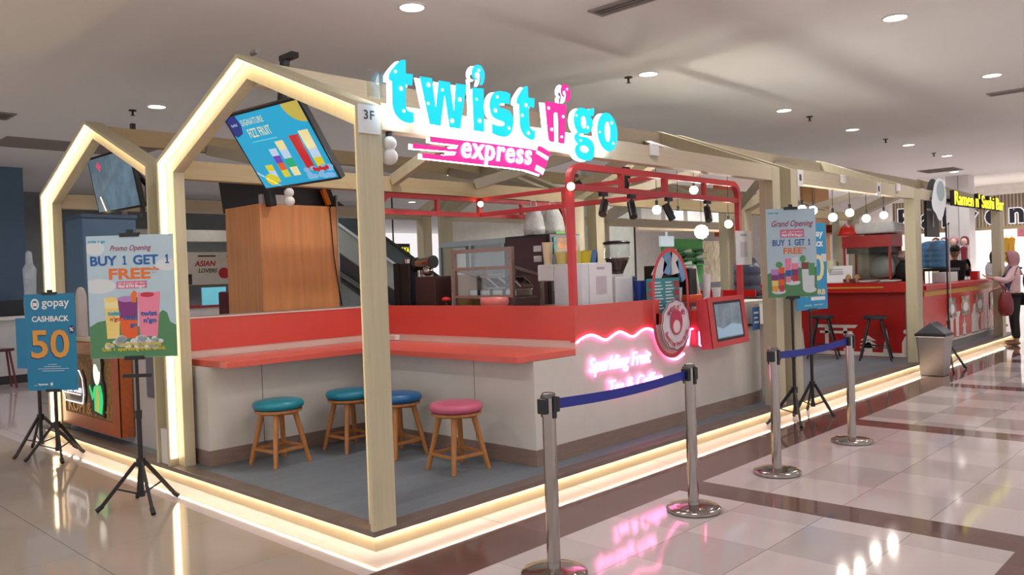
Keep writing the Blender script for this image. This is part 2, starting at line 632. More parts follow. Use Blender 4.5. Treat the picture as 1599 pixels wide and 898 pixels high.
def portal(name, label, y0, y1, x0, depth, led, group, width=0.15, m=W_BEIGE):
    t = thing(name, label, 'frame', (x0, (y0 + y1) / 2, PLAT), group=group)
    lip = 0.075 if led else 0.0
    for nm, mb in zip(('post', 'rafter', 'rafter', 'post'), ring_pieces(y0, y1, 0.0, width, x0 + lip, x0 + depth)):
        ob = mb.build(nm, m, t)
    if led:
        for nm, mb in zip(('outer_lip',) * 4, ring_pieces(y0, y1, 0.0, 0.03, x0, x0 + lip)):
            mb.build(nm, m, t)
        L = MB()
        for mb in ring_pieces(y0, y1, 0.0305, 0.034, x0 + 0.012, x0 + 0.066, PLAT + 0.06):
            L.add(mb.v, mb.f)
        L.build('led_strip', LED_W, t)
    return t

portal('house_frame', 'lit house-shaped beige portal at the corner, under the cyan sign', 0.0, 2.8, 0.0, 0.165, True, 'lit house portals')
portal('house_frame', 'lit house-shaped beige portal behind the blue cashback banner', 2.98, 5.78, 0.0, 0.165, True, 'lit house portals')
fil = thing('portal_infill', 'narrow beige strip closing the gap between the two lit portals', 'panel', (0.1, 2.89, PLAT))
MB().box(0.09, 0.15, 2.81, 2.97, 0.42, 2.5).build('upper_board', W_BEIGE, fil)
MB().box(0.02, 0.15, 2.81, 2.97, PLAT, 0.42).build('socket_box', WHITE_PAN, fil)
for (x, nm) in ((5.19, 'behind the grand opening poster'), (5.62, 'just past the grand opening poster'), (9.62, 'where the red ramen bar meets its counter'), (14.35, 'beside the woman with the red bag')):
    for (y0, y1, sfx) in ((0.0, 2.8, 'front'), (2.98, 5.78, 'rear')):
        portal('gable_frame', 'unlit beige %s gable frame %s' % (sfx, nm), y0, y1, x, 0.17 if x < 9 else 0.25, False, 'unlit gable frames', 0.15)

def beam(name, label, x0, x1, y0, y1, z0, z1, m=W_BEAM, group='long roof beams'):
    return tag(MB().box(x0, x1, y0, y1, z0, z1).build(name, m, bevel=0.003), label, 'beam', group)

BAYS = ((0.166, 5.189), (5.791, 9.619), (9.871, 14.349))
bn = ('over the neon counter', 'over the black stools', 'over the ramen counter')
for (a, b), w in zip(BAYS, bn):
    beam('roof_beam', 'beige front eave beam %s' % w, a, b, 0.0, 0.10, 2.485, 2.645)
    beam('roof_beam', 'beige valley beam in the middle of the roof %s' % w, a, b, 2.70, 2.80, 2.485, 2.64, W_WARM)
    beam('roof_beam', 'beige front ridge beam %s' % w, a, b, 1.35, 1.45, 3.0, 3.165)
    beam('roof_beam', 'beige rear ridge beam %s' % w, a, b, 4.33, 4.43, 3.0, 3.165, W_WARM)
    beam('roof_beam', 'beige rear eave beam %s' % w, a, b, 5.66, 5.78, 2.485, 2.64)

def brace(label, p0, p1, m=W_BEIGE):
    return tag(MB().bar(p0, p1, 0.07, 0.11).build('roof_brace', m), label, 'brace', 'roof braces')

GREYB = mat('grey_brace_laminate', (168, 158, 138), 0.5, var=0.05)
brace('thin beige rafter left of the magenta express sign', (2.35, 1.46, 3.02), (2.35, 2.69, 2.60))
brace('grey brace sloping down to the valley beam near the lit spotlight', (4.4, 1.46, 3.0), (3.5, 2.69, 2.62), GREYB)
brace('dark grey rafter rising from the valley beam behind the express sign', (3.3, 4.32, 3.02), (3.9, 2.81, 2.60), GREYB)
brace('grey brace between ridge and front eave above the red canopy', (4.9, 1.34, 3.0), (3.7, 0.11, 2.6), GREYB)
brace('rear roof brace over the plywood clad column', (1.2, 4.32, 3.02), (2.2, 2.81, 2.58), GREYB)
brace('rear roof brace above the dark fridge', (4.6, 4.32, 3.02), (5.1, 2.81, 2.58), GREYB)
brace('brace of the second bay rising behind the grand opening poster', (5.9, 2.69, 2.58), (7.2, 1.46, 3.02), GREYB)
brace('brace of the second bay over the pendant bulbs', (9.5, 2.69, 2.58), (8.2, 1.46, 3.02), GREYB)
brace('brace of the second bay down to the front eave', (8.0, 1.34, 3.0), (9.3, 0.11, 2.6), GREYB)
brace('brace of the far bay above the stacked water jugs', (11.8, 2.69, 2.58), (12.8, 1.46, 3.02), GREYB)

# ------------------------------------------------------------ counters
Y1, XM, YF = 2.47, 1.74, 0.29
bar = thing('bar_counter', 'white panelled corner counter base under the coral bar top', 'counter', (1.5, 2.6, PLAT))
MB().box(0.2, XM, Y1, 2.93, 0.255, 0.934).build('long_panel', WHITE_PAN, bar)
MB().box(XM, 2.3305, YF, 2.93, 0.255, 0.934).build('short_panel', WHITE_PAN, bar)
MB().box(0.195, XM - 0.008, Y1 - 0.008, 2.93, PLAT, 0.255).build('kickboard', KICK, bar)
MB().box(XM - 0.008, 2.3305, YF - 0.008, 2.93, PLAT, 0.255).build('kickboard', KICK, bar)
MB().box(0.686, 0.690, Y1 - 0.002, Y1 + 0.01, 0.255, 0.934).build('panel_seam', DARK, bar)
MB().box(XM - 0.002, XM + 0.01, 0.95, 0.953, 0.255, 0.934).build('panel_seam', DARK, bar)
MB().box(0.2, 2.25, 2.85, 2.93, 0.986, 1.05).box(2.25, 2.33, 0.3405, 2.93, 0.986, 1.05).box(2.2455, 2.3305, YF, 0.34, 0.9345, 1.034).build('backing_strip', OFFWHITE, bar)
MB().box(0.2, 2.25, 2.845, 2.93, 1.05, 1.322).build('long_upper_panel', CORAL, bar)
MB().box(2.245, 2.33, 0.3405, 2.93, 1.05, 1.33).build('short_upper_panel', CORAL, bar)
MB().box(0.2, 2.245, 2.84, 2.94, 1.322, 1.332).build('cap_strip', OFFWHITE, bar)
topm = MB().prism([(0.24, 2.84), (0.24, 2.2), (1.56, 2.2), (1.56, YF), (2.245, YF), (2.245, 2.84)], (0, 0, 0.936), UX, UY, 0.05)
topm.build('worktop', CORAL_TOP, bar, bevel=0.003)['label'] = 'coral L-shaped bar top'
rear = thing('rear_counter', 'grey topped counter the plywood clad column rises from', 'counter', (1.2, 3.1, PLAT))
MB().box(0.34, 2.33, 2.95, 3.34, PLAT, 1.29).build('body', WHITE_PAN, rear)
MB().box(0.33, 2.34, 2.942, 3.352, 1.29, 1.326).build('worktop', mat('grey_worktop', (150, 144, 146), 0.4, var=0.05), rear)

# front counter with neon
front = thing('front_counter', 'white and coral front counter with pink neon writing', 'counter', (3.8, 0.6, PLAT))
foot = [(2.331, YF), (5.18, YF)] + [(5.18 + 0.62 * math.sin(a), YF + 0.42 * (1 - math.cos(a))) for a in [PI / 2 * k / 10 for k in range(1, 11)]] + [(5.80, 0.95), (2.331, 0.95)]
MB().prism(foot, (0, 0, 0.255), UX, UY, 0.935).build('body', WHITE_PAN, front)
foot2 = [(x + (0.0 if x < 5 else 0.008), y - (0.008 if y < 0.9 else 0)) for x, y in foot]
MB().prism(foot2, (0, 0, PLAT), UX, UY, 0.125).build('kickboard', KICK, front)
MB().box(4.1, 5.80, 0.3, 0.95, 1.19, 1.225).build('worktop', WHITE_PAN, front)
MB().box(2.34, 5.2, 0.95, 1.3, PLAT, 1.0).build('rear_cupboards', DARK, front)
MB().box(2.34, 4.3, YF + 0.05, 0.95, 1.19, 1.27).build('inner_worktop', STEEL, front)

WAVE = [(2.241, 1.035), (2.326, 1.069), (2.423, 1.084), (2.509, 1.066), (2.595, 1.034), (2.658, 1.031), (2.738, 1.06), (2.818, 1.081), (2.897, 1.063), (2.977, 1.032), (3.046, 1.028), (3.132, 1.062), (3.219, 1.079), (3.305, 1.066), (3.377, 1.027), (3.411, 0.965), (3.459, 0.885), (3.531, 0.815), (3.606, 0.777), (3.684, 0.761), (3.764, 0.775), (3.83, 0.799)]
WV = catmull([(x, z, 0) for x, z in WAVE], 5)
edge = [(p.x, p.y) for p in WV if p.x < 3.42]
MB().prism(edge + [(3.46, 1.33), (2.241, 1.33)], (0, YF - 0.006, 0), UX, UZ, -0.056).build('coral_panel', CORAL, front)
MB().box(3.40, 4.12, YF - 0.006, YF + 0.05, 1.035, 1.2).build('coral_panel', CORAL, front)
MB().tube([(p.x, YF - 0.016, p.y) for p in WV], 0.011, 8).tube([(x, YF - 0.016, z) for x, z in [(3.90, 0.87), (3.93, 0.95), (3.95, 1.02), (4.063, 1.022)]], 0.010, 8).build('neon_wave', NEON, front, smooth=True)
nt_ = MB().text('Sparkling Fruit', 0.17, (2.82, YF - 0.016, 0.775), UX, UZ, 0.012, 0.001, 'CENTER', 0.25, 0.88)
nt_.text('Tea & Coffee', 0.17, (3.03, YF - 0.016, 0.565), UX, UZ, 0.012, 0.001, 'CENTER', 0.25, 0.80)
nt_.build('neon_lettering', NEON, front)

# ------------------------------------------------------------ lit letter sign
SY = -0.10
t1 = [(0.244, 2.893), (0.286, 2.896), (0.283, 2.817), (0.338, 2.819), (0.33, 2.751), (0.279, 2.748), (0.274, 2.623), (0.28, 2.601), (0.296, 2.591), (0.331, 2.591), (0.333, 2.536), (0.317, 2.528), (0.285, 2.522), (0.247, 2.526), (0.213, 2.542), (0.187, 2.568), (0.174, 2.605), (0.172, 2.648), (0.176, 2.755), (0.154, 2.757), (0.152, 2.796)]
w_ = [(0.387, 2.816), (0.488, 2.819), (0.509, 2.646), (0.54, 2.814), (0.635, 2.815), (0.658, 2.642), (0.682, 2.815), (0.774, 2.82), (0.708, 2.534), (0.615, 2.532), (0.585, 2.725), (0.545, 2.534), (0.454, 2.534)]
i_ = [(0.822, 2.809), (0.928, 2.818), (0.92, 2.535), (0.823, 2.533)]
ic = [(0.82, 2.901), (0.828, 2.929), (0.851, 2.956), (0.88, 2.967), (0.914, 2.964), (0.937, 2.94), (0.945, 2.906), (0.936, 2.867), (0.917, 2.836), (0.89, 2.834), (0.901, 2.865), (0.901, 2.892), (0.894, 2.907), (0.881, 2.915), (0.863, 2.911), (0.853, 2.899), (0.854, 2.885), (0.866, 2.877), (0.886, 2.878), (0.88, 2.869), (0.863, 2.861), (0.842, 2.865), (0.826, 2.878)]
s_l = [(1.179, 2.818), (1.166, 2.746), (1.122, 2.746), (1.081, 2.74), (1.068, 2.727), (1.071, 2.713), (1.099, 2.709), (1.151, 2.709), (1.183, 2.687), (1.2, 2.653), (1.197, 2.603), (1.179, 2.558), (1.142, 2.529), (1.09, 2.518), (1.034, 2.522), (0.99, 2.535), (0.991, 2.598), (1.033, 2.591), (1.083, 2.59), (1.109, 2.6), (1.11, 2.616), (1.085, 2.623), (1.035, 2.628), (0.996, 2.644), (0.978, 2.677), (0.975, 2.726), (0.987, 2.769), (1.014, 2.801), (1.049, 2.818), (1.105, 2.826), (1.146, 2.825)]
t2 = [(1.32, 2.894), (1.356, 2.892), (1.358, 2.817), (1.421, 2.818), (1.416, 2.754), (1.36, 2.753), (1.357, 2.642), (1.363, 2.61), (1.384, 2.595), (1.414, 2.593), (1.411, 2.541), (1.392, 2.529), (1.359, 2.526), (1.316, 2.539), (1.28, 2.564), (1.261, 2.602), (1.258, 2.653), (1.26, 2.755), (1.237, 2.758), (1.234, 2.795)]
n_ = [(1.524, 2.812), (1.643, 2.818), (1.708, 2.814), (1.767, 2.814), (1.754, 2.73), (1.73, 2.534), (1.658, 2.533), (1.663, 2.719), (1.658, 2.744), (1.639, 2.749), (1.622, 2.737), (1.619, 2.714), (1.62, 2.533), (1.573, 2.534), (1.55, 2.544), (1.538, 2.684)]
nc = [(1.7, 2.903), (1.706, 2.932), (1.727, 2.96), (1.756, 2.971), (1.789, 2.962), (1.81, 2.936), (1.82, 2.905), (1.813, 2.875), (1.794, 2.843), (1.754, 2.837), (1.767, 2.865), (1.771, 2.891), (1.764, 2.912), (1.747, 2.918), (1.73, 2.907), (1.733, 2.891), (1.746, 2.884), (1.757, 2.882), (1.745, 2.871), (1.725, 2.87), (1.71, 2.883)]
g_ = [(2.093, 2.837), (2.084, 2.776), (2.041, 2.767), (2.067, 2.744), (2.072, 2.707), (2.054, 2.667), (2.016, 2.637), (1.968, 2.625), (1.927, 2.626), (1.905, 2.623), (1.902, 2.608), (1.925, 2.604), (1.997, 2.606), (2.056, 2.585), (2.08, 2.55), (2.081, 2.498), (2.061, 2.455), (2.023, 2.433), (1.963, 2.427), (1.893, 2.434), (1.854, 2.46), (1.838, 2.495), (1.852, 2.529), (1.878, 2.546), (1.853, 2.559), (1.837, 2.586), (1.85, 2.613), (1.88, 2.635), (1.853, 2.661), (1.838, 2.703), (1.843, 2.748), (1.865, 2.787), (1.908, 2.815), (1.961, 2.822), (2.008, 2.811)]
LETTERS = [
    ('letter_t', [sm_poly(t1)], SIGN_C, [(0.204, 2.816, 0.008), (0.241, 2.721, 0.011), (0.257, 2.591, 0.008)]),
    ('letter_w', [w_], SIGN_C, [(0.456, 2.774, 0.012), (0.568, 2.759, 0.007), (0.448, 2.66, 0.008), (0.711, 2.718, 0.012), (0.639, 2.576, 0.013)]),
    ('letter_i', [i_], SIGN_C, [(0.86, 2.739, 0.006), (0.88, 2.603, 0.012)]),
    ('letter_i_curl', [sm_poly(ic)], SIGN_C, [(0.888, 2.93, 0.008)]),
    ('letter_s', [sm_poly(s_l)], SIGN_C, [(1.052, 2.779, 0.008), (1.028, 2.688, 0.012), (1.153, 2.584, 0.009)]),
    ('letter_t', [sm_poly(t2)], SIGN_C, [(1.329, 2.761, 0.012), (1.289, 2.686, 0.009), (1.342, 2.571, 0.011)]),
    ('letter_n', [sm_poly(n_)], SIGN_P, [(1.566, 2.77, 0.01), (1.722, 2.727, 0.01), (1.59, 2.622, 0.011), (1.699, 2.58, 0.009)]),
    ('apostrophe_curl', [sm_poly(nc)], SIGN_P, [(1.776, 2.932, 0.007)]),
    ('letter_g', [sm_poly(g_), ell(1.958, 2.713, 0.028, 0.045), ell(1.955, 2.513, 0.05, 0.024)], SIGN_C, [(1.874, 2.754, 0.007), (2.004, 2.679, 0.01), (1.913, 2.574, 0.007)]),
    ('letter_o', [ell(2.248, 2.67, 0.130, 0.149, 36), ell(2.248, 2.672, 0.032, 0.076)], SIGN_C, [(2.303, 2.746, 0.01), (2.149, 2.66, 0.007), (2.315, 2.589, 0.009)]),
]
sign = thing('letter_sign', 'glowing cyan and magenta channel letters reading twist n go on the front beam', 'sign', (1.25, -0.05, 2.43))
for nm, polys, m, dots in LETTERS:
    b = MB().outline(polys, (0, SY + 0.004, 0), UX, UZ, -0.096).build(nm, SIGN_W, sign)
    MB().outline(polys, (0, SY, 0), UX, UZ, -0.0035).build('coloured_face', m, b)
    d = MB()
    for x, z, r in dots:
        d.cyl((x, SY - 0.002, z), (x, SY, z), r, n=12)
    d.build('white_dots', SIGN_W, b)
for x in (0.86, 1.75):
    MB().box(x - 0.01, x + 0.01, -0.03, -0.012, 2.78, 2.88).build('curl_bracket', WHITE, sign)
MB().box(0.3, 2.2, -0.012, -0.001, 2.56, 2.62).build('mounting_rail', WHITE, sign)

ex = [(0.475, 2.465), (0.966, 2.47), (1.354, 2.468), (1.452, 2.465), (1.469, 2.496), (1.506, 2.496), (1.601, 2.461), (1.506, 2.291), (1.336, 2.318), (1.196, 2.322), (0.405, 2.327), (0.406, 2.359), (0.593, 2.358), (0.591, 2.367), (0.673, 2.367), (0.687, 2.388), (0.333, 2.379), (0.335, 2.412), (0.616, 2.41), (0.619, 2.416), (0.697, 2.417), (0.706, 2.432), (0.474, 2.431)]
exs = thing('express_sign', 'glowing magenta arrow sign reading express, hung below the cyan letters', 'sign', (0.95, -0.04, 2.29))
MB().outline([ex], (0, -0.071, 0), UX, UZ, -0.069).build('light_box', SIGN_W, exs)
MB().outline([ex], (0, -0.075, 0), UX, UZ, -0.0035).build('coloured_face', SIGN_P, exs)
MB().text('express', 0.20, (1.055, -0.077, 2.362), UX, UZ, 0.003, 0.003, 'CENTER', 0.15, 0.66, spacing=1.12).build('lettering', SIGN_W, exs)
wb = MB()
for poly in ([(1.457, 2.463), (1.577, 2.427), (1.56, 2.405), (1.445, 2.445)], [(1.446, 2.361), (1.53, 2.337), (1.506, 2.3), (1.429, 2.328)], [(0.616, 2.413), (0.702, 2.43), (0.688, 2.41), (0.62, 2.404)], [(0.59, 2.372), (0.675, 2.386), (0.665, 2.366), (0.595, 2.360)]):
    wb.prism(poly, (0, -0.0755, 0), UX, UZ, -0.003)
wb.build('white_bars', SIGN_W, exs)

plate = thing('unit_plate', 'white unit number plate 3F on the corner post', 'plate', (0.075, -0.006, 2.45))
MB().prism([(-0.004, 2.452), (0.150, 2.452), (0.150, 2.618), (-0.004, 2.618)], (0, -0.001, 0), UX, UZ, 0.006).build('board', WHITE, plate)
MB().text('3F', 0.075, (0.07, -0.0075, 2.535), UX, UZ, 0.001, 0.001, spacing=1.15).build('lettering', DARK, plate)
for x, nm in ((5.845, 'past the grand opening poster'), (8.2, 'halfway along the black stool bay')):
    p = thing('unit_plate', 'small white unit plate on the eave beam %s' % nm, 'plate', (x, -0.008, 2.5))
    MB().box(x - 0.07, x + 0.07, -0.009, -0.001, 2.46, 2.64).build('board', WHITE, p)
    MB().box(x - 0.025, x + 0.025, -0.0105, -0.009, 2.52, 2.59).build('printed_mark', DARK, p)
for x, nm in ((3.0, 'over the red canopy'), (7.0, 'over the black stool bay'), (8.9, 'near the ramen post')):
    tag(MB().box(x - 0.05, x + 0.06, -0.03, -0.001, 2.56, 2.66).build('power_box', WHITE, bevel=0.004), 'small pale electrical box on the eave beam %s' % nm, 'box')
tag(MB().box(0.06, 0.15, -0.055, -0.012, 2.66, 2.82).build('acrylic_holder', GLASS), 'clear acrylic holder above the 3F plate beside the letter t', 'holder')
sp = thing('twin_globe_lamp', 'white twin globe fitting under the beam beside the corner post', 'lamp', (0.24, 0.03, 2.3))
MB().ball((0.24, 0.03, 2.415), 0.045).build('upper_globe', WHITE, sp, True)
MB().ball((0.24, 0.03, 2.335), 0.05).build('lower_globe', WHITE, sp, True)
MB().cyl((0.24, 0.03, 2.45), (0.24, 0.03, 2.486), 0.02).build('mount', DARK, sp)
sp2 = dup(sp, (1.18, 2.74, 2.31), 'white twin globe fitting hanging before the black screen backs on the plywood column')

# ------------------------------------------------------------ red canopy frames
def ladder(name, label, x0, x1, y, zlow, ztop, zbase, mids, group='red steel canopy frames', zright=None):
    t = thing(name, label, 'frame', ((x0 + x1) / 2, y, zbase), group=group)
    r = 0.13
    pts = [(x0, y, zbase)] + [(x0 + r * (1 - math.cos(a)), y, ztop - r * (1 - math.sin(a))) for a in [PI / 2 * k / 6 for k in range(7)]]
    pts += [(x1 - r * (1 - math.sin(a)), y, ztop - r * (1 - math.cos(a))) for a in [PI / 2 * k / 6 for k in range(7)]] + [(x1, y, zright or zbase)]
    mb = MB()
    n = len(pts)
    W = 0.026
    P = [Vector(p) for p in pts]
    vs, fs = [], []
    for i, p in enumerate(P):
        d = ((P[min(i + 1, n - 1)] - P[max(i - 1, 0)])).normalized()
        nn = Vector((-d.z, 0, d.x))
        for a, b in ((-1, -1), (1, -1), (1, 1), (-1, 1)):
            vs.append(p + nn * W * a + Vector((0, W * b, 0)))
    for i in range(n - 1):
        for k in range(4):
            m = (k + 1) % 4
            fs.append((i * 4 + k, i * 4 + m, (i + 1) * 4 + m, (i + 1) * 4 + k))
    fs += [(3, 2, 1, 0), tuple(range((n - 1) * 4, n * 4))]
    mb.add(vs, fs).build('bent_tube', CORAL_MET, t)
    MB().box(x0 + 0.026, x1 - 0.026, y - 0.022, y + 0.022, zlow - 0.024, zlow + 0.024).build('lower_rail', CORAL_MET, t)
    for x, w in mids:
        MB().box(x - w, x + w, y - 0.022, y + 0.022, zlow + 0.024, ztop - 0.025).build('upright', CORAL_MET, t)
    return t
ladder('canopy_frame', 'coral steel frame with rounded corners rising from the neon counter', 2.275, 5.04, YF + 0.03, 2.295, 2.465, 1.331, [(2.98, 0.02), (3.66, 0.028), (4.36, 0.02)], zright=1.226)
ladder('canopy_frame', 'coral steel frame over the back of the drinks counter', 2.26, 5.12, 2.80, 2.29, 2.465, 1.221, [(3.02, 0.02), (3.66, 0.028), (4.36, 0.02)])
xr = thing('canopy_frame', 'coral steel cross rails joining the front and rear canopy frames', 'frame', (3.66, 1.55, 2.27), group='red steel canopy frames')
MB().box(3.64, 3.68, 0.347, 2.773, 2.27, 2.318).build('lower_rail', CORAL_MET, xr)
MB().box(3.64, 3.68, 0.347, 2.773, 2.445, 2.487).build('upper_rail', CORAL_MET, xr)
MB().box(3.64, 3.68, 1.52, 1.56, 2.318, 2.445).build('upright', CORAL_MET, xr)

def track_spot(x, y, z, az, tilt, label, lit=False):
    """Black cylinder spotlight hanging under a rail; az/tilt give its pointing direction."""
    t = thing('track_spotlight', label, 'spotlight', (x, y, z - 0.2), group='black track spotlights')
    MB().box(x - 0.045, x + 0.045, y - 0.018, y + 0.018, z - 0.034, z).build('track_adapter', BLACK, t)
    MB().cyl((x, y, z - 0.034), (x, y, z - 0.09), 0.009, n=8).build('stem', BLACK, t)
    d = Vector((math.cos(az) * math.cos(tilt), math.sin(az) * math.cos(tilt), -math.sin(tilt)))
    c = Vector((x, y, z - 0.13))
    h = MB().cyl(c - d * 0.075, c + d * 0.085, 0.036, n=20).build('lamp_head', BLACK, t, True, auto=True)
    MB().cyl(c + d * 0.0855, c + d * 0.088, 0.030, n=16).build('lens', BULBW if lit else mat('dark_lens', (60, 58, 55), 0.2), h)
    return t
for k, (x, az, tl) in enumerate([(2.72, 3.6, 0.75), (3.13, 4.0, 1.0), (3.72, 5.2, 1.15), (4.42, 3.9, 1.0)]):
    track_spot(x, YF + 0.03, 2.27, az, tl, 'black track spotlight under the front coral rail, %s from the rounded post' % ('first', 'second', 'third', 'fourth')[k])
track_spot(3.66, 0.75, 2.60, 3.4, 1.1, 'black spotlight above the coral cross rail beside the front frame')
track_spot(3.60, 1.35, 2.60, 2.6, 0.5, 'black spotlight on the middle of the coral cross rail')
for (x, y, z, nm) in ((3.60, 2.72, 2.41, 'at the far corner of the coral cross rail'), (2.245, 0.28, 2.29, 'beside the rounded left post of the coral canopy')):
    t = thing('lit_spotlight', 'small glowing warm spotlight %s' % nm, 'spotlight', (x, y, z - 0.05))
    MB().cyl((x + 0.005, y + 0.005, z), (x + 0.06, y + 0.05, z + 0.02), 0.034, n=16).build('housing', BLACK, t)
    MB().ball((x - 0.005, y - 0.004, z), 0.032).build('bulb', BULBW, t, True)

def pendant(x, y, z, label, r=0.05, top=2.485):
    t = thing('pendant_lamp', label, 'lamp', (x, y, z - r), group='bare bulb pendant lamps')
    MB().cyl((x, y, z + r + 0.06), (x, y, top), 0.004, n=6).build('cord', BLACK, t)
    MB().cyl((x, y, z + r - 0.01), (x, y, z + r + 0.06), 0.016, n=10).build('socket', BLACK, t)
    MB().ball((x, y, z), r).build('bulb', BULB, t, True)
    return t
for x, z, w in ((5.15, 2.29, 'farthest left, seen through the coral canopy'), (5.60, 2.24, 'below the lower canopy rail between two spotlights'), (5.97, 2.56, 'high up between the upper canopy rails'), (6.80, 2.16, 'in front of the orange panel near the canopy corner')):
    pendant(x, 1.40, z, 'bare lit bulb %s' % w, 0.05, 3.0)
g = thing('globe_lamp', 'white glowing globe lamp hanging left of the green shoe display', 'lamp', (6.12, 1.40, 1.95))
MB().ball((6.12, 1.40, 2.05), 0.085, 20, 12).build('globe', BULB, g, True)
MB().cyl((6.12, 1.40, 2.13), (6.12, 1.40, 3.0), 0.004, n=6).build('cord', BLACK, g)
for x, z, w in ((6.30, 2.215, 'just right of the grand opening poster'), (6.86, 2.15, 'left of the red food warmer'), (7.38, 2.22, 'above the red plastic bags on the warmer'), (7.92, 2.165, 'above the white plastic sheet on the warmer'), (8.55, 2.225, 'nearest the ramen post'), (6.02, 2.215, 'half hidden by the grand opening poster')):
    pendant(x, 0.06, z, 'bare lit bulb on a black cord %s' % w, 0.048)

# ------------------------------------------------------------ oval logo arch on the counter
CX, AW = 3.58, 0.304
def stadium(hw, zt, zb, n=16):
    pts = [(CX + hw * math.cos(a), zt - hw * 1.25 + hw * 1.25 * math.sin(a)) for a in [PI * k / n for k in range(n + 1)]]
    pts += [(CX - hw * math.cos(a), zb + hw * 1.05 - hw * 1.05 * math.sin(a)) for a in [PI * k / n for k in range(n + 1)]]
    return pts
arch = thing('logo_arch', 'tall coral oval arch with round logo standing against the counter front', 'sign frame', (CX, 0.24, 0.78))
MB().outline([stadium(AW, 1.80, 0.785), stadium(AW - 0.04, 1.76, 0.825)], (0, 0.19, 0), UX, UZ, -0.09).build('oval_frame', CORAL_MET, arch)
MB().outline([stadium(AW - 0.041, 1.758, 0.827)[17:]], (0, 0.25, 0), UX, UZ, -0.01).build('lower_backing', OFFWHITE, arch)
scal = []
for k in range(120):
    a = 2 * PI * k / 120
    r = 1 + 0.025 * math.cos(12 * a)
    scal.append((CX + 0.238 * r * math.cos(a), 1.09 + 0.232 * r * math.sin(a)))
lg = MB().outline([scal], (0, 0.185, 0), UX, UZ, -0.02).build('logo_disc', mat('logo_white', (226, 214, 222), 0.4), arch)
LP = mat('logo_pink', (190, 50, 84), 0.4)
LD = mat('logo_dark', (96, 48, 58), 0.4)
MB().outline([scal, [(CX + (x - CX) * 0.955, 1.09 + (z - 1.09) * 0.955) for x, z in scal]], (0, 0.184, 0), UX, UZ, -0.001).build('scalloped_outline', LD, lg)
MB().outline([ell(CX, 1.115, 0.10, 0.115), ell(CX, 1.075, 0.06, 0.062)], (0, 0.184, 0), UX, UZ, -0.001).build('emblem_hair', LP, lg)
MB().outline([ell(CX, 1.075, 0.058, 0.06)], (0, 0.184, 0), UX, UZ, -0.0008).build('emblem_face', mat('logo_face', (240, 214, 216), 0.5), lg)
def arc_text(s, body, cx, cz, rx, rz, a0, a1, size, y, inward=False):
    n = len(body)
    for i, ch in enumerate(body):
        if ch == ' ':
            continue
        a = a0 + (a1 - a0) * (i + 0.5) / n
        o = Vector((cx + rx * math.cos(a), y, cz + rz * math.sin(a)))
        rad = Vector((math.cos(a), 0, math.sin(a)))
        v = -rad if inward else rad
        u = v.cross(Vector((0, 1, 0))) * -1
        u = Vector((v.z, 0, -v.x))
        s.text(ch, size, o - v * size * 0.35, u, v, 0.001, 0.002)
    return s
arc_text(MB(), "twist n' go", CX, 1.09, 0.175, 0.17, PI * 0.80, PI * 0.20, 0.075, 0.1835).build('arc_lettering', LP, lg)
arc_text(MB(), 'Sparkling Fruit Drink', CX, 1.09, 0.18, 0.175, PI * 1.10, PI * 1.90, 0.05, 0.1835, True).build('arc_lettering', LP, lg)
mn = thing('menu_board', 'teal menu board with white and red print behind the logo arch', 'menu', (CX, 0.32, 1.2))
MB().box(3.32, 3.86, 0.32, 0.327, 1.2, 1.52).build('board', mat('teal_print', (44, 142, 150), 0.4), mn)
pm = MB(); pr = MB()
for k in range(9):
    for x in (3.44, 3.62):
        pm.box(x, x + 0.10 + 0.02 * ((k * 7) % 3), 0.3185, 0.3197, 1.475 - k * 0.03, 1.485 - k * 0.03)
for z in (1.46, 1.38, 1.30):
    pr.box(3.335, 3.40, 0.3185, 0.3197, z - 0.03, z + 0.03); pr.box(3.765, 3.845, 0.3185, 0.3197, z - 0.03, z + 0.03)
pm.build('printed_lines', PAPER, mn); pr.build('printed_pictures', mat('menu_red', (170, 60, 66), 0.5), mn)

# ------------------------------------------------------------ tablet kiosk
tb = thing('order_screen', 'coral framed order screen jutting from the neon counter', 'screen', (4.36, 0.075, 0.86), rot=(math.radians(-6), 0, math.radians(5)))
MB().prism([(-0.42, -0.02), (0.42, -0.02), (0.42, 0.46), (-0.42, 0.46)], (0, 0, 0), UX, UZ, -0.11).build('casing', CORAL_MET, tb, bevel=0.004)
MB().outline([[(-0.42, -0.02), (0.42, -0.02), (0.42, 0.46), (-0.42, 0.46)], [(-0.315, 0.035), (0.335, 0.035), (0.335, 0.415), (-0.315, 0.415)]], (0, -0.02, 0), UX, UZ, -0.02).build('front_rim', CORAL_MET, tb)
MB().box(-0.315, 0.335, -0.008, -0.002, 0.035, 0.415).build('bezel', BLACK, tb)
sc = MB().box(-0.285, 0.305, -0.010, -0.008, 0.06, 0.39).build('display', mat('dim_display', (120, 132, 142), 0.12, em=(120, 140, 156), es=0.25, var=0.35, scale=7), tb)
MB().outline([ell(-0.10, 0.24, 0.085, 0.115)], (0, -0.0102, 0), UX, UZ, -0.0005).build('painted_round_reflection', mat('pale_display', (198, 206, 214), 0.2, em=(190, 202, 214), es=0.25), sc)  # round reflection painted on the display as a pale glowing shape
MB().prism([(-0.28, 0.07), (0.30, 0.07), (0.28, 0.17), (0.05, 0.19), (-0.15, 0.15), (-0.28, 0.18)], (0, -0.0102, 0), UX, UZ, -0.0005).build('display_picture', mat('blue_display', (150, 176, 196), 0.2, em=(150, 180, 204), es=0.3), sc)
MB().box(4.0, 4.75, 0.20, 0.289, 0.85, 1.2).build('wall_mount', CORAL_MET, None)
o = bpy.data.objects['wall_mount']; tag(o, 'coral box fixing the order screen to the counter', 'bracket')
nb = thing('neon_corner', 'short pink neon corner strip left of the order screen', 'neon strip', (4.05, 0.15, 0.85))
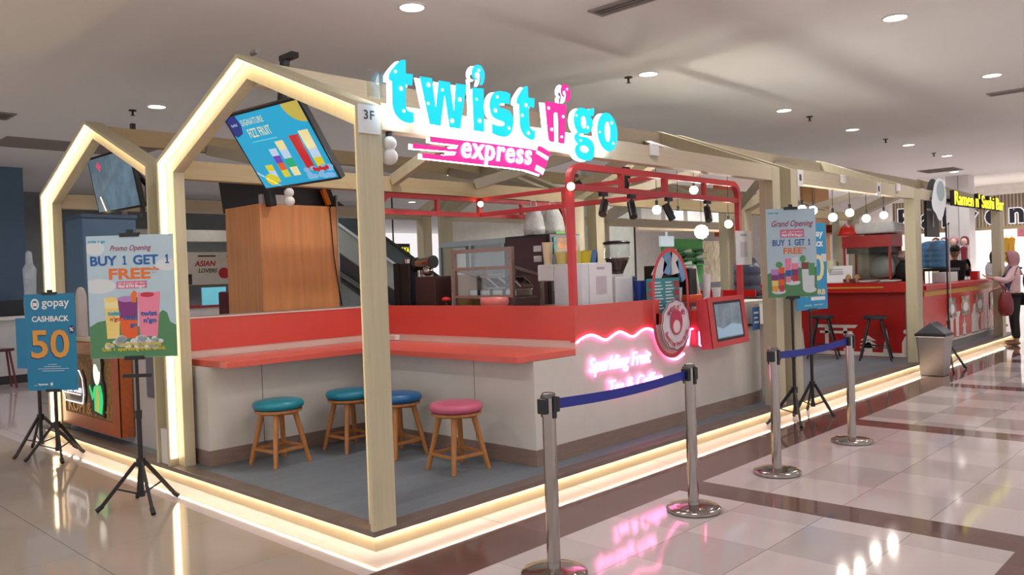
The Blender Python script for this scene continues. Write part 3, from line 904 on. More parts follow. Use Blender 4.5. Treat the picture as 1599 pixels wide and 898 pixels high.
MB().tube([(3.985, 0.2, 1.0), (3.985, 0.2, 0.87), (3.99, 0.14, 0.85), (3.995, 0.08, 0.845)], 0.011, 8).build('tube', NEON, nb, True)
MB().box(3.975, 3.999, 0.195, 0.289, 0.86, 1.0).build('holder', CORAL_MET, nb)
for k, (x, y, r, lab) in enumerate([(4.93, 0.275, 0, 'blue leaflet standing right of the order screen')]):
    t = thing('leaflet', lab, 'leaflet', (5.14, 0.2, 0.9))
    MB().box(5.06, 5.22, 0.20, 0.206, 0.93, 1.17).build('sheet', mat('blue_print', (62, 108, 168), 0.5), t)
    MB().box(5.09, 5.19, 0.1985, 0.1997, 1.0, 1.02).box(5.09, 5.17, 0.1985, 0.1997, 1.05, 1.065).box(5.09, 5.19, 0.1985, 0.1997, 1.1, 1.12).build('printed_lines', PAPER, t)
    MB().box(5.12, 5.16, 0.206, 0.289, 0.97, 0.99).build('clip', BLACK, t)
nt2 = thing('paper_notice', 'white paper notice taped to the right coral canopy post', 'notice', (5.06, 0.26, 1.62))
MB().box(4.90, 5.24, 0.28, 0.284, 1.62, 1.975).build('sheet', PAPER, nt2)
MB().box(5.0, 5.14, 0.2785, 0.2797, 1.70, 1.86).build('faint_print', mat('faint_print', (206, 196, 206), 0.7), nt2)
MB().text('NOTICE', 0.035, (5.07, 0.2795, 1.92), UX, UZ, 0.0008).build('heading', DARK, nt2)

# ------------------------------------------------------------ things on the drinks counter
ZC = 1.27
cm = thing('coffee_machine', 'big white coffee machine with overhanging head behind the coral post', 'machine', (2.85, 0.7, ZC))
MB().box(2.64, 3.08, 0.52, 0.84, ZC, 1.68).build('body', mat('white_enamel', (224, 226, 230), 0.3), cm, bevel=0.012)
MB().box(2.64, 3.08, 0.84, 1.03, 1.53, 1.68).build('brew_head', mat('white_enamel', (224, 226, 230), 0.3), cm, bevel=0.012)
MB().box(2.68, 3.04, 0.86, 1.0, ZC, ZC + 0.05).build('drip_tray', STEEL, cm)
MB().cyl((2.78, 0.93, 1.53), (2.78, 0.93, 1.44), 0.03).build('brew_group', STEEL, cm)
pp = thing('paper_notice', 'white paper sheet taped to the side of the coffee machine', 'notice', (2.9, 0.515, 1.3))
MB().box(2.735, 3.065, 0.513, 0.517, 1.31, 1.665).build('sheet', PAPER, pp)
MB().box(2.83, 2.98, 0.5115, 0.5127, 1.40, 1.56).build('faint_print', mat('faint_print', (206, 196, 206), 0.7), pp)
MB().text('NOTICE', 0.03, (2.9, 0.5125, 1.62), UX, UZ, 0.0008).build('heading', DARK, pp)
gx, gy = 3.27, 0.62
gr = thing('coffee_grinder', 'white coffee grinder with clear hopper of dark beans', 'grinder', (gx, gy, ZC))
MB().box(3.10, 3.36, 0.5, 0.8, ZC, 1.55).build('base', mat('white_enamel', (224, 226, 230), 0.3), gr, bevel=0.01)
MB().lathe([(0.05, 1.55), (0.06, 1.60), (0.105, 1.69), (0.118, 1.72), (0.118, 1.85)], (gx + 0.02, gy, 0), 28, False).build('hopper', GLASS, gr, True)
MB().lathe([(0.052, 1.845), (0.121, 1.845), (0.121, 1.853), (0.052, 1.853)], (gx + 0.02, gy, 0), 28).lathe([(0.117, 1.716), (0.121, 1.716), (0.121, 1.724), (0.117, 1.724)], (gx + 0.02, gy, 0), 28, False).build('hopper_rim', CHROME, gr, True)
MB().lathe([(0.0, 1.57), (0.05, 1.575), (0.100, 1.69), (0.108, 1.72), (0.0, 1.725)], (gx + 0.02, gy, 0), 28, True).build('coffee_beans', mat('coffee_beans', (58, 40, 34), 0.5, var=0.4, scale=60), gr, True)
MB().lathe([(0.0, 1.854), (0.126, 1.854), (0.13, 1.864), (0.10, 1.878), (0.0, 1.882)], (gx + 0.02, gy, 0), 28).build('lid', BLACK, gr, True, auto=True)
def cup(name, label, x, y, z, r, h, m, cat='cup', group=None, lid=None):
    t = thing(name, label, cat, (x, y, z), group=group)
    MB().lathe([(r * 0.72, z), (r, z + h), (r * 1.05, z + h), (r * 1.05, z + h + 0.008), (r * 0.95, z + h + 0.008), (r * 0.68, z + 0.01)], (x, y, 0), 20).build('body', m, t, True, auto=True)
    if lid:
        MB().lathe([(r * 1.06, z + h + 0.002), (r * 1.06, z + h + 0.012), (r * 0.8, z + h + 0.03), (0.01, z + h + 0.035)], (x, y, 0), 20).build('lid', lid, t, True)
    return t
cup('paper_cup', 'blue paper cup beside the grinder with a white logo', 3.46, 0.5, ZC, 0.055, 0.225, mat('blue_cup', (30, 62, 150), 0.4))
bt = thing('blue_tub', 'light blue plastic tub behind the blue paper cup', 'tub', (3.72, 0.85, ZC))
MB().lathe([(0.08, ZC), (0.10, 1.52), (0.105, 1.53)], (3.72, 0.85, 0), 24).build('body', mat('tub_blue', (92, 140, 196), 0.35), bt, True, auto=True)
MB().lathe([(0.11, 1.53), (0.11, 1.545), (0.01, 1.55)], (3.72, 0.85, 0), 24).build('lid', mat('tub_lid', (120, 164, 210), 0.35), bt, True, auto=True)
# upside-down cups on the coffee machine
for k, (x, y, m, lab) in enumerate([(2.70, 0.95, 'cream', 'tall cream cup stack at the left end of the coffee machine top'), (2.72, 0.80, 'pale', 'yellow lidded tub next to the cream cup stack'), (2.76, 0.67, 'pale2', 'pale yellow glass tumbler on the coffee machine top'), (2.82, 0.62, 'yellow', 'bright yellow cup right of the coral post'), (2.95, 0.66, 'bluec', 'blue tumbler in a wire basket on the machine')]):
    mm = {'cream': mat('cream_cup', (232, 214, 176), 0.5), 'pale': mat('pale_yellow', (226, 206, 120), 0.35), 'pale2': mat('pale_yellow', (226, 206, 120), 0.35), 'yellow': mat('bright_yellow', (222, 196, 36), 0.4), 'bluec': mat('tub_blue', (92, 140, 196), 0.35)}[m]
    cup('cup', lab, x, y, 1.681, 0.06 if m != 'cream' else 0.05, 0.10 if m != 'cream' else 0.19, mm, 'cup', None, mat('cup_lid', (236, 228, 206), 0.4) if m == 'pale' else None)
tag(MB().box(2.98, 3.12, 0.70, 0.80, 1.681, 1.80).build('canister', BLACK, bevel=0.02), 'black canister on top of the coffee machine', 'canister')
# behind the arch and by the order screen
tag(MB().box(4.05, 4.4, 0.66, 0.85, ZC, 1.64).build('napkin_box', mat('dark_brown_box', (52, 42, 38), 0.5), bevel=0.006), 'dark brown box behind the logo arch', 'box')
tag(MB().box(4.42, 4.56, 0.55, 0.80, ZC, 1.60).build('cup_dispenser', BLACKM, bevel=0.006), 'black cup dispenser right of the logo arch', 'dispenser')
for k in range(4):
    a = 0.5 + 0.45 * k
    t = MB().obox((3.95 + 0.13 * k, 0.60, 1.60 + 0.07 * (1.5 - abs(k - 1.5))), (0.13, 0.03, 0.24), Matrix.Rotation(0.7 - 0.42 * k, 3, 'Y'))
    tag(t.build('milk_carton', mat('pack_%d' % (k % 2), ((224, 226, 228), (120, 170, 214))[k % 2], 0.4), bevel=0.004), 'fanned drink powder packet seen through the arch, %s' % ('white one at the left', 'light blue one at the upper left', 'white one at the top', 'light blue one at the right')[k], 'packet', 'packets fanned out behind the arch')
tp = thing('straw_cup', 'clear cup of white straws beside the arch', 'cup', (4.0, 0.42, 1.20))
MB().lathe([(0.035, 1.20), (0.045, 1.36)], (4.0, 0.42, 0), 20, False).build('cup_body', GLASS, tp, True)
for k in range(10):
    MB().cyl((4.0 + 0.018 * math.cos(k * 2.4), 0.42 + 0.018 * math.sin(k * 2.4), 1.21), (4.0 + 0.035 * math.cos(k * 2.4), 0.42 + 0.035 * math.sin(k * 2.4), 1.42), 0.006, n=6).build('straw', PAPER, tp)
ob = thing('orange_tray', 'orange open box right of the arch', 'box', (4.2, 0.40, 1.226))
MB().box(4.1, 4.34, 0.36, 0.46, 1.226, 1.34).build('body', mat('orange_plastic', (222, 88, 44), 0.35), ob, bevel=0.004)
cup('paper_cup', 'tall white printed cup stack on the white worktop', 4.66, 0.5, 1.226, 0.045, 0.30, PAPER)
cup('paper_cup', 'short white paper cup in front of the tall stack', 4.72, 0.42, 1.226, 0.045, 0.16, PAPER)
cup('glass_tumbler', 'clear ribbed tumbler at the right end of the worktop', 4.90, 0.5, 1.226, 0.055, 0.15, GLASS)
cd = thing('sauce_carton', 'white carton with gold edge leaning behind the cup dispenser', 'carton', (4.7, 0.68, 1.226))
MB().obox((4.72, 0.70, 1.43), (0.07, 0.12, 0.40), Matrix.Rotation(-0.25, 3, 'Y')).build('body', PAPER, cd)
MB().obox((4.70, 0.637, 1.43), (0.02, 0.004, 0.36), Matrix.Rotation(-0.25, 3, 'Y')).build('gold_edge', mat('gold_print', (196, 160, 80), 0.4), cd)

# mid run: black grinder, boxes, glass display rack
ZM = 1.22
md = thing('inner_counter', 'steel topped inner counter behind the short coral wall', 'counter', (2.7, 1.9, PLAT))
MB().box(2.34, 3.3, 1.31, 2.94, PLAT, 1.19).build('body', DARK, md)
MB().box(2.335, 3.32, 1.305, 2.94, 1.19, ZM).build('worktop', STEEL, md)
bb = thing('black_grinder', 'tall black coffee grinder with chrome head behind the corner post', 'grinder', (2.6, 2.78, ZM))
MB().box(2.5, 2.68, 2.68, 2.92, ZM, 1.757).build('body', BLACK, bb, bevel=0.008)
MB().box(2.49, 2.69, 2.84, 2.925, ZM, 1.76).build('side_panel', mat('matt_black', (18, 18, 19), 0.6), bb)
MB().cyl((2.6, 2.80, 1.757), (2.6, 2.80, 1.80), 0.06).build('hopper_ring', CHROME, bb, True, auto=True)
ch = thing('chrome_drink_mixer', 'chrome spindle mixer with black motor knobs beside the black grinder', 'mixer', (2.6, 2.55, ZM))
MB().cyl((2.6, 2.63, ZM), (2.6, 2.63, 1.68), 0.03).build('column', CHROME, ch, True, auto=True)
MB().lathe([(0.02, 1.62), (0.055, 1.64), (0.055, 1.70), (0.03, 1.72)], (2.6, 2.50, 0), 18).build('mixing_cup', CHROME, ch, True)
MB().cyl((2.6, 2.66, 1.74), (2.6, 2.42, 1.76), 0.06).build('motor_head', CHROME, ch, True, auto=True)
MB().cyl((2.6, 2.68, 1.74), (2.6, 2.66, 1.74), 0.075).cyl((2.6, 2.42, 1.76), (2.6, 2.40, 1.76), 0.065).build('end_cap', BLACK, ch, True, auto=True)
tag(MB().box(2.5, 2.72, 2.28, 2.585, ZM, 1.612).build('storage_box', mat('dark_maroon_box', (58, 34, 34), 0.45), bevel=0.006), 'dark maroon box beside the chrome mixer', 'box')
tag(MB().box(2.74, 2.98, 2.02, 2.24, ZM, 1.62).build('cardboard_box', mat('cardboard', (150, 112, 66), 0.7), bevel=0.004), 'brown cardboard box behind the glass display rack', 'box')
fl = thing('artificial_flower', 'small red artificial flower left of the display rack', 'flower', (2.5, 2.12, ZM))
MB().ball((2.5, 2.12, 1.38), 0.045, 10, 8, 0.6).build('blossom', mat('red_petal', (200, 40, 36), 0.5, var=0.3, scale=40), fl, True)
MB().cyl((2.5, 2.12, ZM), (2.5, 2.12, 1.37), 0.008, n=6).build('stem', mat('green_stem', (70, 100, 50), 0.6), fl)
rk = thing('display_rack', 'bronze framed glass topping display standing on the inner counter', 'display case', (2.7, 1.62, ZM))
RB = mat('bronze_alloy', (150, 128, 120), 0.35, 0.7)
x0, ya, yb = 2.5, 2.02, 1.21
MB().box(x0, x0 + 0.035, ya - 0.035, ya, ZM, 1.857).build('front_post', RB, rk)
MB().box(x0, x0 + 0.035, yb, yb + 0.035, ZM, 1.857).build('front_post', RB, rk)
MB().box(x0, x0 + 0.03, yb + 0.035, ya - 0.035, 1.82, 1.857).build('top_rail', RB, rk)
MB().box(x0, x0 + 0.03, yb + 0.035, ya - 0.035, 1.655, 1.685).build('middle_rail', RB, rk)
MB().box(x0, x0 + 0.03, yb + 0.035, ya - 0.035, 1.39, 1.415).build('lower_rail', RB, rk)
MB().box(x0 + 0.012, x0 + 0.018, yb + 0.035, ya - 0.035, 1.415, 1.655).build('glass_pane', GLASS, rk)
MB().box(x0 + 0.012, x0 + 0.018, yb + 0.035, ya - 0.035, 1.685, 1.82).build('glass_pane', GLASS, rk)
for yy in (ya - 0.03, yb):
    MB().bar((x0 + 0.03, yy + 0.015, 1.67), (x0 + 0.42, yy + 0.015, 1.58), 0.03, 0.03).build('sloping_arm', RB, rk)
    MB().box(x0 + 0.40, x0 + 0.43, yy, yy + 0.03, ZM, 1.58).build('rear_post', RB, rk)
MB().obox((x0 + 0.23, (ya + yb) / 2, 1.632), (0.38, ya - yb - 0.08, 0.006), Matrix.Rotation(0.227, 3, 'Y')).build('sloping_glass', GLASS, rk)
MB().box(x0 + 0.06, x0 + 0.38, yb + 0.04, ya - 0.04, 1.38, 1.395).build('shelf', RB, rk)
for k in range(4):
    yy = 1.34 + 0.17 * k
    bn = thing('topping_tin', 'steel topping tin inside the glass rack, %s from the right' % ('first', 'second', 'third', 'fourth')[k], 'tin', (x0 + 0.22, yy, 1.395), group='topping tins in the display rack')
    MB().box(x0 + 0.10, x0 + 0.34, yy - 0.065, yy + 0.065, 1.396, 1.47).build('body', CHROME, bn, bevel=0.01)
    MB().obox((x0 + 0.30, yy, 1.53), (0.16, 0.12, 0.008), Matrix.Rotation(0.6, 3, 'Y')).build('hinged_lid', CHROME, bn)
tag(MB().lathe([(0.13, ZM), (0.17, 1.36), (0.16, 1.40), (0.0, 1.405)], (2.43, 1.38, 0), 24, sx=0.5).build('pink_tub', mat('pink_tub', (222, 124, 118), 0.35), smooth=True), 'pink plastic tub in front of the display rack', 'tub')

fr = thing('dark_fridge', 'tall maroon and black fridge with two white stickers', 'fridge', (4.6, 2.6, PLAT))
MB().box(4.28, 4.84, 2.3, 3.02, PLAT, 2.06).build('cabinet', mat('black_fridge', (24, 22, 26), 0.3), fr, bevel=0.01)
MB().box(4.27, 4.2795, 2.34, 3.0, PLAT + 0.04, 2.03).build('maroon_door', mat('maroon_door', (74, 20, 26), 0.3), fr)
MB().box(4.262, 4.27, 2.42, 2.54, 1.86, 1.93).build('sticker', PAPER, fr)
MB().box(4.262, 4.27, 2.42, 2.54, 1.74, 1.81).build('sticker', PAPER, fr)
MB().box(4.40, 4.77, 2.288, 2.2995, 1.80, 2.01).build('colour_poster', mat('orange_poster', (196, 126, 66), 0.4, var=0.5, scale=9), fr)
MB().box(4.34, 4.40, 2.288, 2.2995, 1.82, 2.02).build('colour_poster', mat('teal_poster', (60, 150, 150), 0.4, var=0.3, scale=9), fr)
for k, (x, r) in enumerate([(4.36, 0.15), (4.70, 0.17)]):
    t = thing('plastic_bag_bundle', ('white bundle of plastic bags on the fridge top, nearer the maroon door', 'white bundle of plastic bags with green print on the fridge top, beside the coral post')[k], 'bags', (x, 2.6, 2.061), group='plastic bags on the fridge')
    MB().lathe([(r, 2.063), (r * 1.02, 2.15), (r * 0.85, 2.28), (r * 0.55, 2.37), (r * 0.35, 2.40)], (x, 2.6, 0), 14, sx=1.0, sy=0.7).build('bags', mat('bag_plastic', (208, 210, 208), 0.4, var=0.12, scale=30, bump=0.6), t, True)
    MB().tube([(x - 0.06, 2.6, 2.39), (x - 0.05, 2.6, 2.47), (x + 0.03, 2.6, 2.47), (x + 0.05, 2.6, 2.39)], 0.008, 6).build('handle', mat('bag_plastic', (208, 210, 208), 0.4), t)
    if k:
        MB().box(x - 0.1, x + 0.06, 2.47, 2.482, 2.07, 2.10).build('green_print', mat('green_print', (110, 190, 70), 0.5), t)
tag(MB().tube([(4.52, 2.74, 2.27), (4.53, 2.70, 2.18), (4.58, 2.66, 2.10), (4.5, 2.66, 2.13), (4.53, 2.70, 2.2)], 0.014, 6).build('red_ribbon', mat('red_petal', (200, 40, 36), 0.5)), 'red ribbon tied between the plastic bag bundles', 'ribbon')
gc = thing('glass_cabinet', 'silver framed glass cabinet between the display rack and the dark fridge', 'cabinet', (4.6, 3.9, PLAT))
SA = mat('silver_alloy', (176, 186, 192), 0.35, 0.6)
MB().box(4.5, 5.05, 3.25, 4.5, PLAT, 1.2).build('base_cupboard', SA, gc)
MB().box(4.52, 5.05, 3.25, 4.5, 2.0, 2.07).build('top', SA, gc)
for y in (3.25, 3.86, 4.46):
    MB().box(4.5, 4.54, y, y + 0.04, 1.2, 2.0).build('upright', SA, gc)
MB().box(4.51, 4.516, 3.29, 4.46, 1.2, 2.0).build('glass_pane', GLASS, gc)
MB().box(5.0, 5.05, 3.25, 4.5, 1.2, 2.0).build('back_panel', mat('cabinet_grey', (110, 120, 124), 0.4), gc)
MB().box(4.6, 4.95, 3.3, 4.44, 1.6, 1.62).build('shelf', SA, gc)

# ------------------------------------------------------------ plywood clad column with screens on top
pc = thing('clad_column', 'square orange-brown wood clad column behind the corner counter', 'column', (1.67, 3.72, PLAT))
MB().box(1.225, 2.11, 3.365, 4.06, PLAT + 0.001, 2.38).build('cladding', PLYW, pc)
MB().box(2.105, 2.125, 3.36, 3.40, 1.3, 2.5).build('corner_strip', STEEL, pc)
tag(MB().tube([(2.02, 3.30, 2.40), (2.02, 3.352, 2.36), (2.03, 3.352, 2.2), (2.05, 3.352, 1.85), (2.10, 3.352, 1.5), (2.13, 3.352, 1.335)], 0.006, 6).build('power_cable', BLACK), 'black cable hanging down the wood clad column', 'cable')
mb_ = thing('large_screen', 'black back of a large screen resting over the wood clad column', 'screen', (1.6, 3.7, 2.385))
MB().obox((1.30, 3.75, 2.56), (0.06, 1.0, 0.42), Matrix.Rotation(-0.12, 3, 'Y')).build('left_screen', BLACK, mb_, bevel=0.01)
MB().obox((1.75, 3.50, 2.55), (0.75, 0.06, 0.36), Matrix.Rotation(0.1, 3, 'X')).build('right_screen', BLACK, mb_, bevel=0.01)
MB().box(1.4, 1.95, 3.6, 3.95, 2.382, 2.6).build('mount_frame', BLACK, mb_)
tag(MB().box(1.26, 1.58, 3.37, 3.44, 2.381, 2.475).build('signal_box', GREYW, bevel=0.004), 'pale grey box on the front corner of the wood clad column', 'box')
oc = thing('orange_tool', 'orange and black tool lying on the clad column edge', 'tool', (2.05, 3.5, 2.381))
MB().obox((2.02, 3.42, 2.48), (0.05, 0.04, 0.17), Matrix.Rotation(-0.4, 3, 'Y')).build('grip', mat('bright_orange', (230, 120, 30), 0.4), oc)
MB().obox((2.08, 3.44, 2.48), (0.06, 0.06, 0.2), Matrix.Rotation(-0.4, 3, 'Y')).build('body', BLACK, oc)

# ============================================================ STOOLS
def make_stool(name, label, cat, col, group):
    t = thing(name, label, cat, (0, 0, PLAT), rz=0, group=group)
    hz = 0.515
    MB().lathe([(0.0, hz - 0.07), (0.185, hz - 0.068), (0.203, hz - 0.05), (0.207, hz - 0.03), (0.195, hz - 0.008), (0.16, hz + 0.002), (0.0, hz + 0.006)], n=36).build('cushion', col, t, True)
    MB().lathe([(0.0, hz - 0.095), (0.18, hz - 0.095), (0.19, hz - 0.09), (0.19, hz - 0.071), (0.0, hz - 0.071)], n=36).build('seat_board', WOODLEG, t, True, auto=True)
    MB().box(-0.15, 0.15, -0.02, 0.02, hz - 0.125, hz - 0.096).box(-0.02, 0.02, -0.15, -0.021, hz - 0.125, hz - 0.096).box(-0.02, 0.02, 0.021, 0.15, hz - 0.125, hz - 0.096).build('cross_support', WOODLEG, t)
    for k in range(4):
        a = PI / 2 * k
        c, s = math.cos(a), math.sin(a)
        MB().cyl((0.13 * c, 0.13 * s, hz - 0.096), (0.235 * c, 0.235 * s, 0.0), 0.023, 0.018, 14).build('leg', WOODLEG, t, True, auto=True)
    for k in range(4):
        a, b = PI / 2 * k, PI / 2 * (k + 1)
        r = 0.205
        z = 0.125
        MB().bar((r * math.cos(a), r * math.sin(a), z), (r * math.cos(b), r * math.sin(b), z), 0.018, 0.022).build('stretcher', WOODLEG, t)
    return t
TEAL = mat('teal_vinyl', (20, 132, 150), 0.35, var=0.03)
for nm, x, y, rz, m in (('round wooden stool with teal seat before the long white panel, fully in view', 0.63, 2.12, 0.2, TEAL), ('round wooden stool with teal seat partly hidden by the corner post', 1.30, 2.08, 0.1, mat('teal_vinyl_two', (16, 122, 146), 0.35, var=0.03))):
    st = make_stool('round_stool', nm, 'stool', m, 'round bar stools')
    st.location = (x, y, PLAT); st.rotation_euler[2] = PI * 1.22 + rz
st = make_stool('round_stool', 'round wooden stool with blue seat beside the pink one', 'stool', mat('blue_vinyl', (26, 98, 152), 0.35, var=0.03), 'round bar stools')
st.location = (1.40, 1.54, PLAT); st.rotation_euler[2] = PI * 1.25
st = make_stool('round_stool', 'round wooden stool with pink seat at the end of the short bar', 'stool', mat('pink_vinyl', (206, 102, 132), 0.35, var=0.03), 'round bar stools')
st.location = (1.34, 0.74, PLAT); st.rotation_euler[2] = PI * 1.22
tag(MB().box(2.19, 2.245, 2.55, 2.65, 0.99, 1.04).build('wall_socket', WHITE, bevel=0.003), 'small white socket box on the bar backing beside the corner post', 'socket')

# ============================================================ STANCHIONS
def make_stanchion(label, belt_to=None):
    t = thing('barrier_post', label, 'barrier post', (0, 0, 0), rz=0, group='steel queue barrier posts')
    MB().lathe([(0.0, 0.0), (0.17, 0.0), (0.178, 0.006), (0.178, 0.022), (0.17, 0.03), (0.12, 0.036), (0.045, 0.045), (0.0, 0.046)], n=44).build('base', CHROME, t, True, auto=True)
    MB().lathe([(0.036, 0.04), (0.036, 0.945)], n=24).build('pole', CHROME, t, True, auto=True)
    MB().lathe([(0.0, 0.945), (0.037, 0.945), (0.037, 0.968), (0.03, 0.972), (0.0, 0.972)], n=24).build('cap', mat('dark_steel_cap', (120, 116, 114), 0.3, 0.9), t, True, auto=True)
    MB().box(0.03, 0.062, -0.028, 0.028, 0.865, 0.945).build('belt_cassette', BLACK, t, bevel=0.004)
    MB().box(-0.062, -0.03, -0.028, 0.028, 0.865, 0.945).build('belt_clip', BLACK, t, bevel=0.004)
    for sgn in (-1, 1):
        MB().box(-0.012, 0.012, min(sgn * 0.03, sgn * 0.045), max(sgn * 0.03, sgn * 0.045), 0.84, 0.955).build('side_slot', BLACK, t)
    return t
SP_ = [(0.40, -1.035), (1.85, -1.0), (3.07, -0.995), (4.49, -1.02)]
p0 = make_stanchion('steel queue barrier post nearest the viewer, its base cut by the picture edge')
p0.location = SP_[0] + (0,)
pl = ['steel queue barrier post the near blue belt ends at', 'steel queue barrier post under the grand opening poster', 'steel queue barrier post farthest along the walkway, before the black stools']
ps = [p0] + [dup(p0, SP_[k + 1] + (0,), pl[k], 'steel queue barrier posts') for k in range(3)]
for k, p in enumerate(ps):
    j = k + 1 if k % 2 == 0 else k - 1
    p.rotation_euler[2] = math.atan2(SP_[k | 1][1] - SP_[k & 2][1], SP_[k | 1][0] - SP_[k & 2][0])
for a, b, lab in ((0, 1, 'blue retractable belt in front of the neon writing'), (2, 3, 'blue retractable belt in front of the black stools')):
    A, B = Vector(SP_[a] + (0.905,)), Vector(SP_[b] + (0.905,))
    d = (B - A).normalized()
    m = MB()
    n = 12
    for i in range(n):
        q0, q1 = A + d * 0.062 + (B - A - d * 0.124) * (i / n), A + d * 0.062 + (B - A - d * 0.124) * ((i + 1) / n)
        s0, s1 = -0.02 * math.sin(PI * i / n), -0.02 * math.sin(PI * (i + 1) / n)
        q0.z += s0; q1.z += s1
        m.bar(q0, q1, 0.003, 0.055)
    tag(m.build('barrier_belt', BLUE_T), lab, 'belt', 'blue barrier belts')

# ============================================================ POSTER STANDS
R = math.radians
def tripod(name, label, x, y, rz, top, hub=0.32, rad=0.34, legs=3, group='black poster tripods', phase=0.5, az=None):
    t = thing(name, label, 'stand', (x, y, 0), rz=rz, group=group)
    MB().cyl((0, 0, 0.085), (0, 0, hub + 0.35), 0.017, n=14).build('lower_tube', BLACKM, t, True, auto=True)
    MB().cyl((0, 0, hub + 0.35), (0, 0, top), 0.012, n=12).build('upper_tube', BLACKM, t, True, auto=True)
    MB().cyl((0, 0, hub - 0.03), (0, 0, hub + 0.03), 0.032, n=14).build('leg_hub', BLACK, t, True, auto=True)
    MB().cyl((0, 0, 0.08), (0, 0, 0.12), 0.024, n=14).build('brace_hub', BLACK, t, True, auto=True)
    MB().cyl((0, 0, hub + 0.32), (0, 0, hub + 0.38), 0.024, n=12).build('height_knob', BLACK, t, True, auto=True)
    for a in ([R(q) - rz for q in az] if az else [phase + 2 * PI * k / legs for k in range(legs)]):
        c, s = math.cos(a), math.sin(a)
        l = MB().bar((0.03 * c, 0.03 * s, hub), (rad * 0.94 * c, rad * 0.94 * s, 0.02), 0.018, 0.026).build('leg', BLACKM, t)
        MB().cyl((rad * 0.86 * c, rad * 0.86 * s, 0.045), (rad * c, rad * s, 0.012), 0.017, n=10).build('rubber_foot', BLACK, l)
        MB().bar((0.02 * c, 0.02 * s, 0.10), (0.55 * rad * c, 0.55 * rad * s, 0.02 + (hub - 0.02) * 0.43), 0.006, 0.012).build('brace', BLACKM, t)
    return t

def poster_mats(k):
    return mat(k, {'sky': (176, 200, 214), 'cloud': (206, 214, 220), 'hill': (78, 132, 88), 'blue': (28, 88, 160), 'orange': (222, 112, 36), 'pinkbox': (206, 104, 140), 'maroon': (150, 44, 84), 'yellow': (206, 186, 40), 'gopay': (18, 128, 176), 'gold': (224, 160, 60), 'navy': (34, 52, 110), 'ltyel': (232, 206, 122), 'pdrink': (226, 130, 158), 'purple': (126, 48, 120), 'odrink': (226, 92, 36), 'ice': (206, 216, 222), 'cyan': (46, 160, 190), 'red': (190, 46, 56), 'green': (84, 150, 96), 'brownd': (130, 72, 52), 'wht': (236, 238, 240), 'lilac': (176, 130, 190), 'cream': (236, 222, 160)}[k], 0.4, var=0.03)

class Sheet:
    """Printed layers on a flat sheet; x to the right, z up, front towards -Y."""
    def __init__(s, t, w, h, z0, y, base):
        s.t, s.w, s.h, s.z0, s.y, s.L = t, w, h, z0, y, {}
        s.ob = MB().box(-w / 2, w / 2, y, y + 0.004, z0, z0 + h).build('sheet', base, t)
        s.n = 0
    def X(s, u): return (u - 0.5) * s.w
    def Z(s, v): return s.z0 + (1 - v) * s.h
    def lay(s, key, lvl):
        return s.L.setdefault((key, lvl), MB())
    def poly(s, key, pts, lvl=1):
        s.lay(key, lvl).prism([(s.X(a), s.Z(b)) for a, b in pts], (0, s.y - 0.0004 * lvl, 0), UX, UZ, -0.0003)
    def rect(s, key, u0, v0, u1, v1, lvl=1):
        s.poly(key, [(u0, v1), (u1, v1), (u1, v0), (u0, v0)], lvl)
    def oval(s, key, u, v, ru, rv, lvl=1, hole=None):
        P = [[(s.X(min(max(a, 0.003), 0.997)), s.Z(min(max(b, 0.003), 0.997))) for a, b in ell(u, v, ru, rv)]]
        if hole:
            P.append([(s.X(a), s.Z(b)) for a, b in ell(u, v, ru * hole, rv * hole)])
        s.lay(key, lvl).outline(P, (0, s.y - 0.0004 * lvl, 0), UX, UZ, -0.0003)
    def text(s, key, body, u, v, size, width=None, bold=0.0, shear=0.0, lvl=3, align='CENTER'):
        s.lay(key, lvl).text(body, size * s.h, (s.X(u), s.y - 0.0004 * lvl, s.Z(v)), UX, UZ, 0.0003, bold, align, shear, width * s.w if width else None)
    def cup(s, u, v0, v1, w, cols, tilt=0.0, lvl=2, name=True):
        n = len(cols)
        for i, c in enumerate(cols):
            a, b = v0 + (v1 - v0) * i / n, v0 + (v1 - v0) * (i + 1) / n
            wa, wb = w * (1 - 0.22 * i / n), w * (1 - 0.22 * (i + 1) / n)
            ta, tb = tilt * (1 - i / n), tilt * (1 - (i + 1) / n)
            s.poly(c, [(u - wb / 2 + tb, b), (u + wb / 2 + tb, b), (u + wa / 2 + ta, a), (u - wa / 2 + ta, a)], lvl)
    def one(s, key, u, v, h, lvl=3):
        w = h * s.h / s.w * 0.22
        s.poly(key, [(u - w, v), (u + w, v), (u + w, v - h * 0.14), (u + w * 0.42, v - h * 0.14), (u + w * 0.42, v - h), (u - w * 0.3, v - h), (u - w, v - h * 0.80), (u - w * 0.75, v - h * 0.66), (u - w * 0.36, v - h * 0.74), (u - w * 0.36, v - h * 0.14), (u - w, v - h * 0.14)], lvl)
    def done(s):
        for (k, lvl), m in s.L.items():
            m.build({'wht': 'white_print', 'blue': 'blue_print'}.get(k, k + '_print'), poster_mats(k), s.ob)

def clips(t, z0, z1, y):
    MB().box(-0.07, 0.07, y - 0.006, y + 0.02, z1 - 0.012, z1 + 0.016).build('top_clip', BLACK, t)
    MB().box(-0.02, 0.02, y - 0.004, y + 0.02, z1 + 0.016, z1 + 0.04).build('clip_knob', BLACK, t)
    MB().box(-0.07, 0.07, y - 0.006, y + 0.02, z0 - 0.016, z0 + 0.012).build('bottom_clip', BLACK, t)

